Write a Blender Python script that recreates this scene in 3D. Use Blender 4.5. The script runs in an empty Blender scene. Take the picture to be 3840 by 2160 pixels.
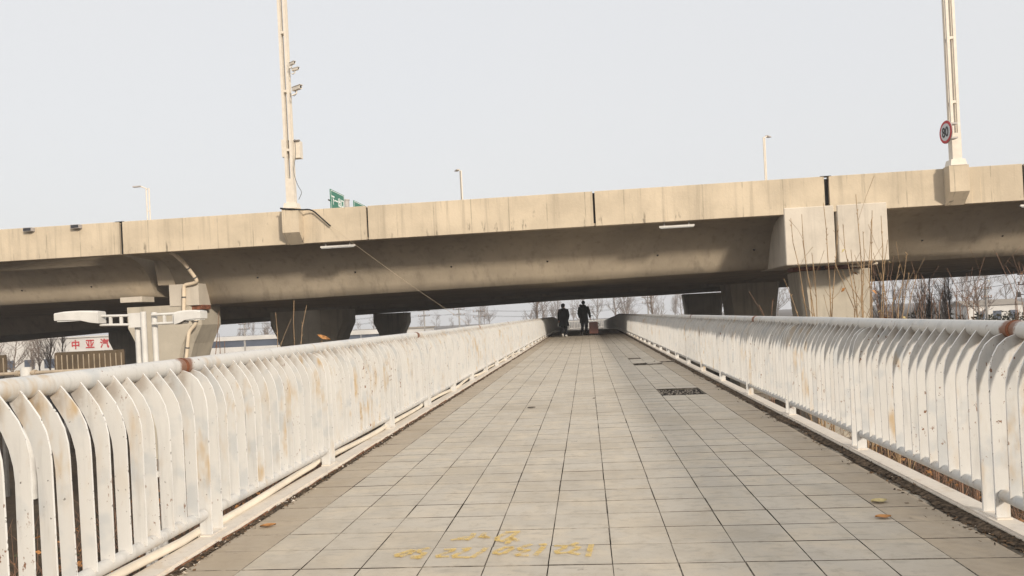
import bpy, math, random
from mathutils import Vector, Matrix, noise as mnoise
R = math.radians
random.seed(7)
S = bpy.context.scene
C = S.collection

# ------------------------------------------------------------------ camera
PSI, ROLL = R(5.6), R(2.8)
EYE = 1.17
cam = bpy.data.cameras.new('camera'); camo = bpy.data.objects.new('camera', cam); C.objects.link(camo)
fw = Vector((-math.sin(PSI), math.cos(PSI), 0)); rt = Vector((math.cos(PSI), math.sin(PSI), 0)); up = Vector((0, 0, 1))
cr = rt*math.cos(ROLL) - up*math.sin(ROLL); cu = rt*math.sin(ROLL) + up*math.cos(ROLL)
M4 = Matrix((cr, cu, -fw)).transposed().to_4x4(); M4.translation = (0, 0, EYE)
camo.matrix_world = M4
cam.sensor_fit = 'HORIZONTAL'; cam.sensor_width = 36; cam.lens = 2850/3840*36; cam.shift_y = 107.6/3840
cam.clip_start = .05; cam.clip_end = 6000
S.camera = camo

# ------------------------------------------------------------------ sky, sun, exposure
SUN_AZ, SUN_EL = R(36), R(20)                     # to the right of straight behind the camera
to_sun = Vector((math.sin(SUN_AZ)*math.cos(SUN_EL), -math.cos(SUN_AZ)*math.cos(SUN_EL), math.sin(SUN_EL)))
W = bpy.data.worlds.new('World'); S.world = W; W.use_nodes = True
nt = W.node_tree; nt.nodes.clear()
sky = nt.nodes.new('ShaderNodeTexSky'); sky.sky_type = 'NISHITA'; sky.sun_disc = False
sky.sun_elevation = SUN_EL; sky.sun_rotation = math.atan2(to_sun.x, to_sun.y)
sky.air_density = 1.0; sky.dust_density = 6.0; sky.ozone_density = 1.0
mixn = nt.nodes.new('ShaderNodeMix'); mixn.data_type = 'RGBA'; mixn.inputs[0].default_value = .80
mixn.inputs[7].default_value = (8.05, 8.02, 8.0, 1)   # winter haze over the whole sky
bg = nt.nodes.new('ShaderNodeBackground'); bg.inputs[1].default_value = .11
ow = nt.nodes.new('ShaderNodeOutputWorld')
wn = nt.nodes.new('ShaderNodeTexNoise'); wn.inputs['Scale'].default_value = 1.3; wn.inputs['Detail'].default_value = 3   # faint unevenness of the haze, all round
wt = nt.nodes.new('ShaderNodeTexCoord'); nt.links.new(wt.outputs['Generated'], wn.inputs['Vector'])
wm = nt.nodes.new('ShaderNodeMix'); wm.data_type = 'RGBA'; wm.inputs[6].default_value = (8.4, 8.2, 7.9, 1); wm.inputs[7].default_value = (7.85, 7.95, 8.15, 1)
nt.links.new(wn.outputs[0], wm.inputs[0]); nt.links.new(wm.outputs[2], mixn.inputs[7])
nt.links.new(sky.outputs[0], mixn.inputs[6]); nt.links.new(mixn.outputs[2], bg.inputs[0]); nt.links.new(bg.outputs[0], ow.inputs[0])
sl = bpy.data.lights.new('sun', 'SUN'); sl.energy = 3.1; sl.angle = R(5.0); sl.color = (1, .90, .77)
so = bpy.data.objects.new('sun', sl); C.objects.link(so)
so.rotation_euler = (-to_sun).to_track_quat('-Z', 'Y').to_euler(); so.location = (20, -20, 30)
S.view_settings.view_transform = 'Standard'; S.view_settings.look = 'None'
S.view_settings.exposure = 0.1; S.view_settings.gamma = 1.0; S.view_settings.use_curve_mapping = False
S.cycles.max_bounces = 6; S.cycles.diffuse_bounces = 2; S.cycles.volume_bounces = 0
S.cycles.transparent_max_bounces = 8

# ------------------------------------------------------------------ material helpers
def new_mat(name, rough=.8, spec=.3):
    m = bpy.data.materials.new(name); m.use_nodes = True
    b = m.node_tree.nodes['Principled BSDF']; b.inputs['Roughness'].default_value = rough
    b.inputs['Specular IOR Level'].default_value = spec
    return m, m.node_tree, b
class N:
    """small node-graph helper"""
    def __init__(s, t): s.t = t; s.pos = t.nodes.new('ShaderNodeNewGeometry').outputs['Position']
    def lk(s, a, b): s.t.links.new(a, b)
    def scaled(s, sc, src=None):
        n = s.t.nodes.new('ShaderNodeMapping'); s.lk(src or s.pos, n.inputs[0]); n.inputs['Scale'].default_value = sc; return n.outputs[0]
    def noise(s, scale, detail=4, rough=.55, vec=None, dist=0):
        n = s.t.nodes.new('ShaderNodeTexNoise'); s.lk(vec or s.pos, n.inputs['Vector'])
        n.inputs['Scale'].default_value = scale; n.inputs['Detail'].default_value = detail
        n.inputs['Roughness'].default_value = rough; n.inputs['Distortion'].default_value = dist; return n.outputs[0]
    def ramp(s, v, a, b, lo=0, hi=1):
        n = s.t.nodes.new('ShaderNodeMapRange'); s.lk(v, n.inputs[0]); n.interpolation_type = 'SMOOTHSTEP'
        n.inputs[1].default_value = a; n.inputs[2].default_value = b; n.inputs[3].default_value = lo; n.inputs[4].default_value = hi; return n.outputs[0]
    def math(s, op, a, b=None, c=None):
        n = s.t.nodes.new('ShaderNodeMath'); n.operation = op
        for i, v in enumerate((a, b, c)):
            if v is None: continue
            if isinstance(v, (int, float)): n.inputs[i].default_value = v
            else: s.lk(v, n.inputs[i])
        return n.outputs[0]
    def mix(s, f, a, b, mode='MIX'):
        n = s.t.nodes.new('ShaderNodeMix'); n.data_type = 'RGBA'; n.blend_type = mode
        for i, v in ((0, f), (6, a), (7, b)):
            if isinstance(v, (int, float)): n.inputs[i].default_value = v
            elif isinstance(v, tuple): n.inputs[i].default_value = (*v, 1)
            else: s.lk(v, n.inputs[i])
        return n.outputs[2]
    def sep(s, v=None):
        n = s.t.nodes.new('ShaderNodeSeparateXYZ'); s.lk(v or s.pos, n.inputs[0]); return n.outputs
    def rnd(s): return s.t.nodes.new('ShaderNodeObjectInfo').outputs['Random']
    def bump(s, h, bsdf, strength=.3, dist=.01):
        n = s.t.nodes.new('ShaderNodeBump'); s.lk(h, n.inputs['Height']); n.inputs['Strength'].default_value = strength
        n.inputs['Distance'].default_value = dist; s.lk(n.outputs[0], bsdf.inputs['Normal'])
MAT = {}
def plain(name, col, rough=.7, spec=.3, var=.15, scale=6, metal=0):
    m, t, b = new_mat(name, rough, spec); g = N(t)
    n = g.noise(scale, 5)
    c = g.mix(g.ramp(n, .3, .7), tuple(x*(1-var) for x in col), tuple(min(1, x*(1+var)) for x in col))
    g.lk(c, b.inputs['Base Color']); b.inputs['Metallic'].default_value = metal
    MAT[name] = m; return m

def m_paint(name, base=(.62, .605, .575), grey=(.47, .485, .49), rust=1.0, joint=None, corner=False, chips=None):
    m, t, b = new_mat(name, .5, .35); g = N(t)
    c = g.mix(g.ramp(g.noise(2.5, 3), .3, .7), tuple(x*.95 for x in base), base)
    c = g.mix(g.ramp(g.noise(5, 3, .5), .52, .68, 0, .7), c, grey)
    c = g.mix(g.ramp(g.noise(1, 4, .65, g.scaled((20, 20, 1.6))), .50, .72, 0, .45), c, tuple(x*.66 for x in base))
    # yellowed, rust-washed areas
    wash = g.math('MULTIPLY', g.ramp(g.noise(1, 3, .6, g.scaled((9, 9, 3.2))), .50, .72), g.ramp(g.noise(.9, 2), .46, .62, .1, 1))
    c = g.mix(g.math('MULTIPLY', wash, .62*rust), c, (.47, .31, .13))
    sp = g.math('MULTIPLY', g.ramp(g.noise(1, 3, .65, g.scaled((48, 48, 24))), .63, .68), g.ramp(g.noise(2.2, 3), .50, .64, .0, 1))
    c = g.mix(g.math('MULTIPLY', sp, .95*rust), c, (.17, .065, .02))
    ch = g.math('MULTIPLY', g.ramp(g.noise(60, 2, .5), .71, .74), g.ramp(g.noise(4, 2), .48, .6))
    if chips: ch = g.math('MULTIPLY', g.ramp(g.noise(42, 3, .6), *chips), g.ramp(g.noise(3, 3), .40, .55))
    c = g.mix(g.math('MULTIPLY', ch, .85), c, (.055, .045, .035))
    if corner:  # brown grime and the shade under the pipe, both painted into slat tops
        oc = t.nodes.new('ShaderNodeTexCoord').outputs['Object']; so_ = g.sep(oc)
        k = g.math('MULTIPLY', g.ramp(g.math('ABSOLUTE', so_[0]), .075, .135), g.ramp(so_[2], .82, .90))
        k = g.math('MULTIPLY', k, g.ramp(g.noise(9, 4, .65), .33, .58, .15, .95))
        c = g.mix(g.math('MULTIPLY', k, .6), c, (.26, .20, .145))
    if joint is not None:
        # rusted weld every JOINT metres along the pipe
        y = g.sep()[1]
        d = g.math('ABSOLUTE', g.math('SUBTRACT', g.math('MODULO', g.math('ADD', y, -joint[0]+joint[1]*20.5), joint[1]), joint[1]/2))
        d = g.math('SUBTRACT', d, g.math('MULTIPLY', g.math('SUBTRACT', g.noise(9, 5, .7), .5), .16))
        c = g.mix(g.ramp(d, .045, .085, .92, 0), c, (.20, .085, .04))
    g.lk(c, b.inputs['Base Color'])
    g.bump(g.noise(40, 4), b, .25, .004)
    MAT[name] = m; return m
m_paint('rail_paint'); m_paint('pipe_paint', joint=(4.12, 5.97)); m_paint('slat_paint', rust=1.35, corner=True); m_paint('edge_glint_paint', base=(.80, .79, .76), grey=(.70, .69, .68), rust=1.0, chips=(.60, .65))
m_paint('kerb_paint', base=(.74, .67, .58), grey=(.64, .58, .51), rust=.55)

def m_concrete(name, col, streak=.5, seam=None, spots=.6):
    m, t, b = new_mat(name, .9, .2); g = N(t)
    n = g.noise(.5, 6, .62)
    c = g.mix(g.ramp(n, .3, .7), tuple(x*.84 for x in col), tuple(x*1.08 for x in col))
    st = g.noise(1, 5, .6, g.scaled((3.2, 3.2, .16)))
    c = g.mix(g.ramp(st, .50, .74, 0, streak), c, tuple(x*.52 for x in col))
    st2 = g.noise(1, 4, .6, g.scaled((7, 7, .35)))
    c = g.mix(g.ramp(st2, .60, .76, 0, streak*.8), c, (col[0]*1.18, col[1]*1.12, col[2]*1.02))
    c = g.mix(g.ramp(g.noise(1, 4, .7, g.scaled((2.4, 2.4, 1.1))), .66, .74, 0, spots), c, tuple(x*.42 for x in col))
    if seam:
        zz = g.sep()[2]; low = g.ramp(zz, 4.85, 5.25, 1, 0)
        c = g.mix(g.math('MULTIPLY', g.ramp(g.noise(1, 4, .65, g.scaled((4.2, 4.2, .9))), .60, .70, 0, .75), low), c, tuple(q*.28 for q in col))
        c = g.mix(g.math('MULTIPLY', g.ramp(g.noise(1, 3, .6, g.scaled((11, 11, .5))), .58, .72, 0, .5), g.ramp(zz, 5.5, 6.05)), c, tuple(q*.5 for q in col))
        x = g.sep()[0]
        f = g.math('ABSOLUTE', g.math('SUBTRACT', g.math('MODULO', g.math('ADD', x, 200.3), seam), seam/2))
        c = g.mix(g.math('MULTIPLY', g.ramp(f, .008, .03, .5, 0), g.ramp(g.noise(1.3, 3), .38, .6, .1, 1)), c, tuple(q*.35 for q in col))
    g.lk(c, b.inputs['Base Color'])
    g.bump(g.noise(9, 7, .65), b, .35, .03)
    MAT[name] = m; return m
m_concrete('parapet_concrete', (.62, .52, .385), .55, 1.56, .45)
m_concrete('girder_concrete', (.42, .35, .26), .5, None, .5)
m_concrete('box_concrete', (.63, .565, .475), .35, None, .5)
m_concrete('pier_concrete', (.53, .475, .385), .6, None, .35)
m_concrete('slab_concrete', (.32, .28, .235), .3)

def m_tile(name, col, dirt):
    m, t, b = new_mat(name, .75, .3); g = N(t)
    r = g.rnd()
    c = g.mix(r, tuple(x*.945 for x in col), tuple(x*1.03 for x in col))
    c = g.mix(g.ramp(g.noise(3.3, 5, .65), .42, .66, 0, .75), c, (col[0]*1.13, col[1]*1.08, col[2]*1.0))
    c = g.mix(g.ramp(g.noise(11, 6, .72), .48, .70, 0, .62), c, (col[0]*.72, col[1]*.69, col[2]*.64))
    c = g.mix(g.ramp(g.noise(.7, 6, .7), .42, .68, 0, .7), c, (col[0]*.78, col[1]*.74, col[2]*.68))
    c = g.mix(g.ramp(g.noise(1, 5, .65, g.scaled((5, 20, 9))), .53, .70, 0, .65), c, tuple(x*.66 for x in col))
    c = g.mix(g.ramp(g.noise(4.5, 6, .75), .62, .72, 0, .6), c, (.12, .10, .085))
    c = g.mix(dirt, c, (.36, .27, .185))
    g.lk(c, b.inputs['Base Color']); g.bump(g.noise(60, 5), b, .18, .004)
    MAT[name] = m
m_tile('paving', (.525, .475, .40), .04); m_tile('edge_paving', (.48, .425, .345), .34)
m, t, b = new_mat('joint_dirt', .97, .1); g = N(t)
c = g.mix(g.ramp(g.noise(1.5, 5, .7), .38, .64), (.028, .021, .015), (.38, .335, .275)); c = g.mix(g.ramp(g.noise(30, 4), .4, .7, 0, .6), c, (.05, .04, .03))
g.lk(c, b.inputs['Base Color']); MAT['joint_dirt'] = m
plain('dark_bed', (.040, .033, .027), .97, .1, .5, 12)
plain('debris', (.075, .056, .04), .95, .1, .7, 40); plain('litter_brown', (.16, .105, .065), .95, .1, .5, 30); plain('flake', (.62, .55, .47), .8, .2, .3, 40); plain('kerb_rust', (.17, .085, .05), .9, .2, .6, 18)
plain('dry_leaf', (.36, .17, .06), .8, .2, .5, 15); plain('pale_leaf', (.55, .45, .22), .8, .2, .3, 15)
plain('dark_gap', (.02, .018, .016), .9, .1)
plain('mast_paint', (.72, .65, .55), .5, .4, .06); plain('lamp_paint', (.66, .64, .60), .5, .4, .10, 2)
plain('grey_metal', (.40, .37, .35), .5, .4, .1); plain('dark_metal', (.09, .085, .08), .5, .4)
plain('glass_dark', (.03, .03, .035), .15, .5); plain('lens_white', (.75, .75, .72), .3, .4, .02)
plain('sign_green', (.012, .16, .095), .45, .4, .05); plain('sign_white', (.82, .86, .84), .5, .3, .02)
plain('sign_red', (.50, .03, .035), .5, .3, .06); plain('sign_black', (.02, .02, .02), .5, .3); plain('sign_grey', (.62, .62, .64), .5, .3, .03)
plain('yellow_paint', (.70, .47, .11), .8, .2, .12, 20)
plain('bark', (.20, .16, .13), .95, .1, .3, 5); plain('pale_bark', (.26, .22, .19), .95, .1, .25, 3); plain('twig', (.25, .20, .17), .95, .1, .3, 4)
plain('sapling_bark', (.33, .225, .13), .8, .2, .3, 5); plain('red_twig', (.22, .13, .085), .85, .2, .3, 5)
plain('evergreen', (.055, .052, .03), .9, .1, .5, 3)
plain('pvc', (.72, .60, .45), .5, .35, .12, 2); plain('conduit', (.78, .70, .58), .6, .3, .1, 3)
plain('white_wall', (.66, .64, .61), .9, .1, .1, .3); plain('blue_wall', (.085, .10, .135), .8, .2, .2, .2); plain('dark_wall', (.10, .09, .08), .8, .2, .2, .3)
plain('brown_panel', (.105, .075, .045), .7, .3, .25, 1.2); plain('panel_rib', (.40, .33, .24), .6, .3, .2, 3)
plain('tan_pipe', (.42, .34, .25), .7, .3, .2, 2)
plain('coat_black', (.012, .012, .014), .9, .15, .3); plain('coat_olive', (.020, .021, .015), .9, .15, .3); plain('trouser', (.013, .013, .015), .9, .1)
plain('hair', (.012, .010, .009), .6, .3); plain('skin', (.50, .30, .21), .6, .3, .04); plain('shoe_white', (.6, .58, .55), .6, .3); plain('shoe_dark', (.05, .045, .04), .7, .3)
plain('fur', (.03, .026, .022), 1, .05, .5, 60); plain('suitcase', (.19, .075, .055), .4, .5, .1, 3); plain('bag_white', (.7, .7, .7), .7, .3)
plain('rubber', (.02, .02, .02), .9, .1); plain('insulator', (.35, .2, .12), .3, .5); plain('wire', (.05, .05, .05), .7, .2); plain('pale_wire', (.5, .40, .28), .7, .2)
plain('bearing_rust', (.22, .085, .045), .9, .2, .4, 8); plain('pole_concrete', (.34, .32, .30), .9, .1, .1, 1)
plain('asphalt', (.055, .053, .05), .95, .1, .2, 1)

m, t, b = new_mat('soil', .97, .1); g = N(t)
c = g.mix(g.ramp(g.noise(.25, 6, .65), .35, .7), (.05, .036, .024), (.11, .08, .05))
c = g.mix(g.ramp(g.noise(2.5, 6, .7), .5, .7, 0, .7), c, (.05, .037, .026)); c = g.mix(g.ramp(g.noise(.08, 3), .5, .7, 0, .5), c, (.15, .12, .08))
g.lk(c, b.inputs['Base Color']); g.bump(g.noise(3, 8, .7), b, .8, .2); MAT['soil'] = m

# ------------------------------------------------------------------ mesh helpers
class MB:
    def __init__(s): s.v = []; s.f = []; s.sm = []
    def add(s, vs, fs, smooth=False):
        o = len(s.v); s.v += [tuple(p) for p in vs]; s.f += [tuple(i+o for i in f) for f in fs]; s.sm += [smooth]*len(fs); return s
    def hexa(s, p):     # 8 corners: bottom 4 ccw, top 4 ccw
        return s.add(p, [(3, 2, 1, 0), (4, 5, 6, 7), (0, 1, 5, 4), (1, 2, 6, 5), (2, 3, 7, 6), (3, 0, 4, 7)])
    def box(s, x0, x1, y0, y1, z0, z1):
        return s.hexa([(x0, y0, z0), (x1, y0, z0), (x1, y1, z0), (x0, y1, z0), (x0, y0, z1), (x1, y0, z1), (x1, y1, z1), (x0, y1, z1)])
    def tube(s, pts, rad, n=8, caps=True, smooth=True):
        pts = [Vector(p) for p in pts]; rad = rad if isinstance(rad, (list, tuple)) else [rad]*len(pts)
        rings = []; prev = None
        for i, p in enumerate(pts):
            d = (pts[min(i+1, len(pts)-1)] - pts[max(i-1, 0)])
            d = d.normalized() if d.length > 1e-9 else Vector((0, 0, 1))
            if prev is None:
                a = Vector((0, 0, 1)) if abs(d.z) < .9 else Vector((1, 0, 0))
                u = d.cross(a).normalized()
            else: u = (prev - d*prev.dot(d)).normalized()
            prev = u; w = d.cross(u)
            rings.append([p + (u*math.cos(2*math.pi*k/n) + w*math.sin(2*math.pi*k/n))*rad[i] for k in range(n)])
        vs = [q for r in rings for q in r]; fs = []
        for i in range(len(pts)-1):
            for k in range(n):
                k2 = (k+1) % n; fs.append((i*n+k, i*n+k2, (i+1)*n+k2, (i+1)*n+k))
        s.add(vs, fs, smooth)
        if caps: s.add(rings[0], [tuple(range(n))[::-1]]); s.add(rings[-1], [tuple(range(n))])
        return s
    def loft(s, rings, caps=True, smooth=True):
        n = len(rings[0]); vs = [q for r in rings for q in r]; fs = []
        for i in range(len(rings)-1):
            for k in range(n):
                k2 = (k+1) % n; fs.append((i*n+k, i*n+k2, (i+1)*n+k2, (i+1)*n+k))
        s.add(vs, fs, smooth)
        if caps: s.add(rings[0], [tuple(range(n))[::-1]]); s.add(rings[-1], [tuple(range(n))])
        return s
    def prism(s, poly, axis, a, b, smooth=False):   # polygon in the two other axes, extruded along axis
        def P(q, t): return {'x': (t, q[0], q[1]), 'y': (q[0], t, q[1]), 'z': (q[0], q[1], t)}[axis]
        n = len(poly); vs = [P(q, a) for q in poly] + [P(q, b) for q in poly]
        s.add(vs, [(i, (i+1) % n, (i+1) % n+n, i+n) for i in range(n)], smooth)
        s.add([P(q, a) for q in poly], [tuple(range(n))[::-1]]); s.add([P(q, b) for q in poly], [tuple(range(n))]); return s
    def mesh(s, name):
        me = bpy.data.meshes.new(name); me.from_pydata(s.v, [], s.f); me.polygons.foreach_set('use_smooth', s.sm)
        me.update(); return me
    def build(s, name, mat, parent=None, fix=True):
        me = s.mesh(name)
        if fix: fixn(me)
        return obj(name, me, mat, parent)
import bmesh
def fixn(me):
    bm = bmesh.new(); bm.from_mesh(me); bmesh.ops.remove_doubles(bm, verts=bm.verts, dist=1e-5)
    bmesh.ops.recalc_face_normals(bm, faces=bm.faces)
    for f in bm.faces:
        if not f.smooth:
            for e in f.edges: e.smooth = False
    bm.to_mesh(me); bm.free()
def obj(name, me, mat, parent=None, loc=None):
    o = bpy.data.objects.new(name, me); C.objects.link(o)
    if mat and me and not me.materials: me.materials.append(MAT[mat])
    if parent: o.parent = parent
    if loc: o.location = loc
    return o
def tag(o, label, cat, group=None, kind=None):
    o['label'] = label
    if cat: o['category'] = cat
    if group: o['group'] = group
    if kind: o['kind'] = kind
    return o
def thing(name, label, cat, loc=(0, 0, 0), group=None):
    o = bpy.data.objects.new(name, None); o.empty_display_size = .2; C.objects.link(o); o.location = loc
    return tag(o, label, cat, group)
def struct(o): o['kind'] = 'structure'; return o
def stuff(o): o['kind'] = 'stuff'; return o
def lerp(a, b, t): return a+(b-a)*t
def interp(tab, x):
    if x <= tab[0][0]: return tab[0][1]
    for (a, va), (b_, vb) in zip(tab, tab[1:]):
        if x <= b_: return lerp(va, vb, (x-a)/(b_-a))
    return tab[-1][1]
def rnd(a, b): return random.uniform(a, b)
GZ = -5.0
def ground_z(x, y):
    return GZ + .35*mnoise.noise(Vector((x*.02, y*.02, 3)))
# ------------------------------------------------------------------ ground
xs = sorted(set([-800, -500, -300, -200] + list(range(-150, 151, 10)) + [200, 300, 500, 800]))
ys = sorted(set([-800, -400, -150, -60] + list(range(-40, 221, 10)) + [260, 320, 420, 560, 800]))
gv = [(x, y, ground_z(x, y)) for y in ys for x in xs]; nx = len(xs)
gf = [(j*nx+i, j*nx+i+1, (j+1)*nx+i+1, (j+1)*nx+i) for j in range(len(ys)-1) for i in range(nx-1)]
struct(MB().add(gv, gf, True).build('ground', 'soil'))

# ------------------------------------------------------------------ footbridge deck
def deck_z(y):                                     # level, then easing downhill past the viaduct
    return 0 if y < 50 else -.0178*(y-50)*min(1, (y-50)/8)
XL, XR = -2.06, 1.96                              # inner kerb faces
yy = [-6, 50, 53, 56, 59] + list(range(62, 94, 4)) + [95]
def deck_strip(mb, x0, x1, z0, z1, ys_=None):
    ys_ = ys_ or yy
    mb.loft([[(x0, y, z0+deck_z(y)), (x1, y, z0+deck_z(y)), (x1, y, z1+deck_z(y)), (x0, y, z1+deck_z(y))] for y in ys_], smooth=False); return mb
deck = deck_strip(MB(), -2.20, 2.095, -.62, -.05).build('footbridge_deck', 'slab_concrete'); struct(deck)
deck_strip(MB(), XL-.01, XR+.01, -.048, -.028).build('bedding', 'dark_bed', deck)
fillmb = MB()                                        # dirt that nearly fills the joints, absent where tiles are missing
for x0, x1, y0, y1 in ((XL-.008, XR+.008, -5.9, 10.45), (XL-.008, .965, 10.451, 11.35), (1.565, XR+.008, 10.451, 11.35), (XL-.008, XR+.008, 11.351, 16.4), (XL-.008, .965, 16.401, 19.0), (XL-.008, XR+.008, 19.001, 49.9)): fillmb.box(x0, x1, y0, y1, -.027, -.0038)
for x0, x1, y0, y1 in ((.966, XR+.008, 17.401, 18.55),): fillmb.box(x0, x1, y0, y1, -.027, -.0038)
fillmb.build('joint_fill', 'joint_dirt', deck)
for n_, x0, x1 in (('l', -2.205, XL), ('r', XR, 2.10)):
    k = deck_strip(MB(), x0, x1, -.046, .035).build('kerb', 'kerb_paint', deck)
    bm = bmesh.new(); bm.from_mesh(k.data)
    bmesh.ops.bevel(bm, geom=[e for e in bm.edges if all(abs(v.co.z - .035 - deck_z(v.co.y)) < .001 for v in e.verts) and abs(e.verts[0].co.x-e.verts[1].co.x) < .01], offset=.012, segments=2, affect='EDGES')
    bm.to_mesh(k.data); bm.free()
for y in (9, 27, 47):                              # columns carrying the footbridge
    MB().box(-1.0, -.4, y-.3, y+.3, GZ-.5, -.62).box(.4, 1.0, y-.3, y+.3, GZ-.5, -.62).box(-1.9, 1.8, y-.4, y+.4, -.95, -.621).build('support_column', 'pier_concrete', deck)
# tiles: 13 columns of 0.3 m, joints on x = -0.235 + 0.3k, y = 3.55 + 0.3k
T = .3
def tile_mb(mb, sx, sy, x=0, y=0, z=0, tx=0, ty=0):
    a, b_ = sx/2, sy/2; bv = .0011
    def P(px_, py_, pz): return (x+px_, y+py_, z+pz+px_*tx+py_*ty)
    v = [P(-a, -b_, -.03), P(a, -b_, -.03), P(a, b_, -.03), P(-a, b_, -.03), P(-a, -b_, -bv), P(a, -b_, -bv), P(a, b_, -bv), P(-a, b_, -bv),
         P(-a+bv, -b_+bv, 0), P(a-bv, -b_+bv, 0), P(a-bv, b_-bv, 0), P(-a+bv, b_-bv, 0)]
    return mb.add(v, [(0, 1, 5, 4), (1, 2, 6, 5), (2, 3, 7, 6), (3, 0, 4, 7), (4, 5, 9, 8), (5, 6, 10, 9), (6, 7, 11, 10), (7, 4, 8, 11), (8, 9, 10, 11)])
tiles = {}
for q, (sx, sy) in enumerate(((.295, .2925), (.296, .2915), (.2935, .293), (.2965, .2945))):
    for mname in ('paving', 'edge_paving'):
        me = tile_mb(MB(), sx, sy).mesh('tile'); me.materials.append(MAT[mname]); me.materials.append(MAT['joint_dirt']); me.polygons.foreach_set('material_index', [1]*8+[0]); tiles[q, mname] = me
missing = set()
cols = [-2.035+T*i+T/2 for i in range(13)]
def gone(x, y):
    return (1.0 < x < 1.6 and 10.4 < y < 11.3 and not (x > 1.5 and False)) or (1.0 < x < 1.3 and 18.6 < y < 19.0) or (1.0 < x < 1.6 and 16.4 < y < 17.0 and not (x > 1.3 and y > 16.7)) \
        or (1.2 < x < 1.9 and 17.1 < y < 17.4)
rest = {'paving': MB(), 'edge_paving': MB()}; n_single = 0
for r_ in range(-32, 305):
    y = 3.55 + T*r_ + T/2 - T
    wide = (r_ % 10 == 1)                          # an open movement joint every 3 m
    for ci, x in enumerate(cols):
        if gone(x, y) or y > 94: continue
        mname = 'edge_paving' if ci in (0, 12) else 'paving'
        z = rnd(-.0008, .0008); tx, ty = rnd(-.003, .003), rnd(-.003, .003)
        yo = y + (.003 if wide else 0); xo = x + rnd(-.0012, .0012)
        if 3.2 < y < 10.2 and n_single < 300:
            o = obj('tile', tiles[random.choice((0, 0, 1, 2, 3, 3)), mname], None, deck, (xo, yo+rnd(-.001, .001), z)); o.rotation_euler = (ty, -tx, rnd(-.003, .003)); n_single += 1
        else:
            q = rnd(.2925, .2965); tile_mb(rest[mname], q, rnd(.2915, .2945), xo, yo, z+deck_z(yo), tx, ty)
for k_, mb in rest.items():
    o = stuff(mb.build('paving_tiles', k_, deck, fix=False)); o.data.materials.append(MAT['joint_dirt'])
    o.data.polygons.foreach_set('material_index', ([1]*8+[0])*(len(mb.f)//9))
rub = MB()
for i in range(260):
    x, y = (rnd(.98, 1.55), rnd(10.46, 11.33)) if i < 170 else (rnd(.98, 1.85), rnd(16.4, 17.4))
    q = rnd(.004, .02); a = rnd(0, 3); c_, s2 = math.cos(a)*q, math.sin(a)*q; z = -.03
    rub.hexa([(x-c_, y-s2, z), (x+s2, y-c_, z), (x+c_, y+s2, z), (x-s2, y+c_, z), (x-c_*.5, y-s2*.6, z+q), (x+s2*.6, y-c_*.5, z+q*.8), (x+c_*.6, y+s2*.5, z+q), (x-s2*.5, y+c_*.6, z+q*.7)])
stuff(rub.build('rubble', 'slab_concrete', deck, fix=False))
# two loose tiles lying skewed at the broken patch
for (x, y, a, tlt) in ((1.42, 16.95, .25, .05), (1.30, 17.25, -.35, .07)):
    o = obj('loose_tile', tiles[0, 'paving'], None, None, (x, y, .012)); o.rotation_euler = (tlt, -.04, a)
    tag(o, 'loose paving tile lying skewed beside the %s' % ('broken patch, the nearer one' if y < 17.1 else 'broken patch, the farther one'), 'paving tile')

# ------------------------------------------------------------------ railings
PITCH = 1.965; SP = PITCH/16; Y0 = 4.05
def plate_mesh(inner, outer, th):
    mb = MB(); n = len(inner)
    v = []
    for (a, b_) in zip(inner, outer):
        v += [(a[0], -th/2, a[1]), (b_[0], -th/2, b_[1]), (b_[0], th/2, b_[1]), (a[0], th/2, a[1])]
    f = []
    for i in range(n-1):
        for k in range(4): f.append((i*4+k, i*4+(k+1) % 4, (i+1)*4+(k+1) % 4, (i+1)*4+k))
    mb.add(v, f + [(3, 2, 1, 0)]); mb.edge = [i*4+3 for i in range(n-1)]; return mb
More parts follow.
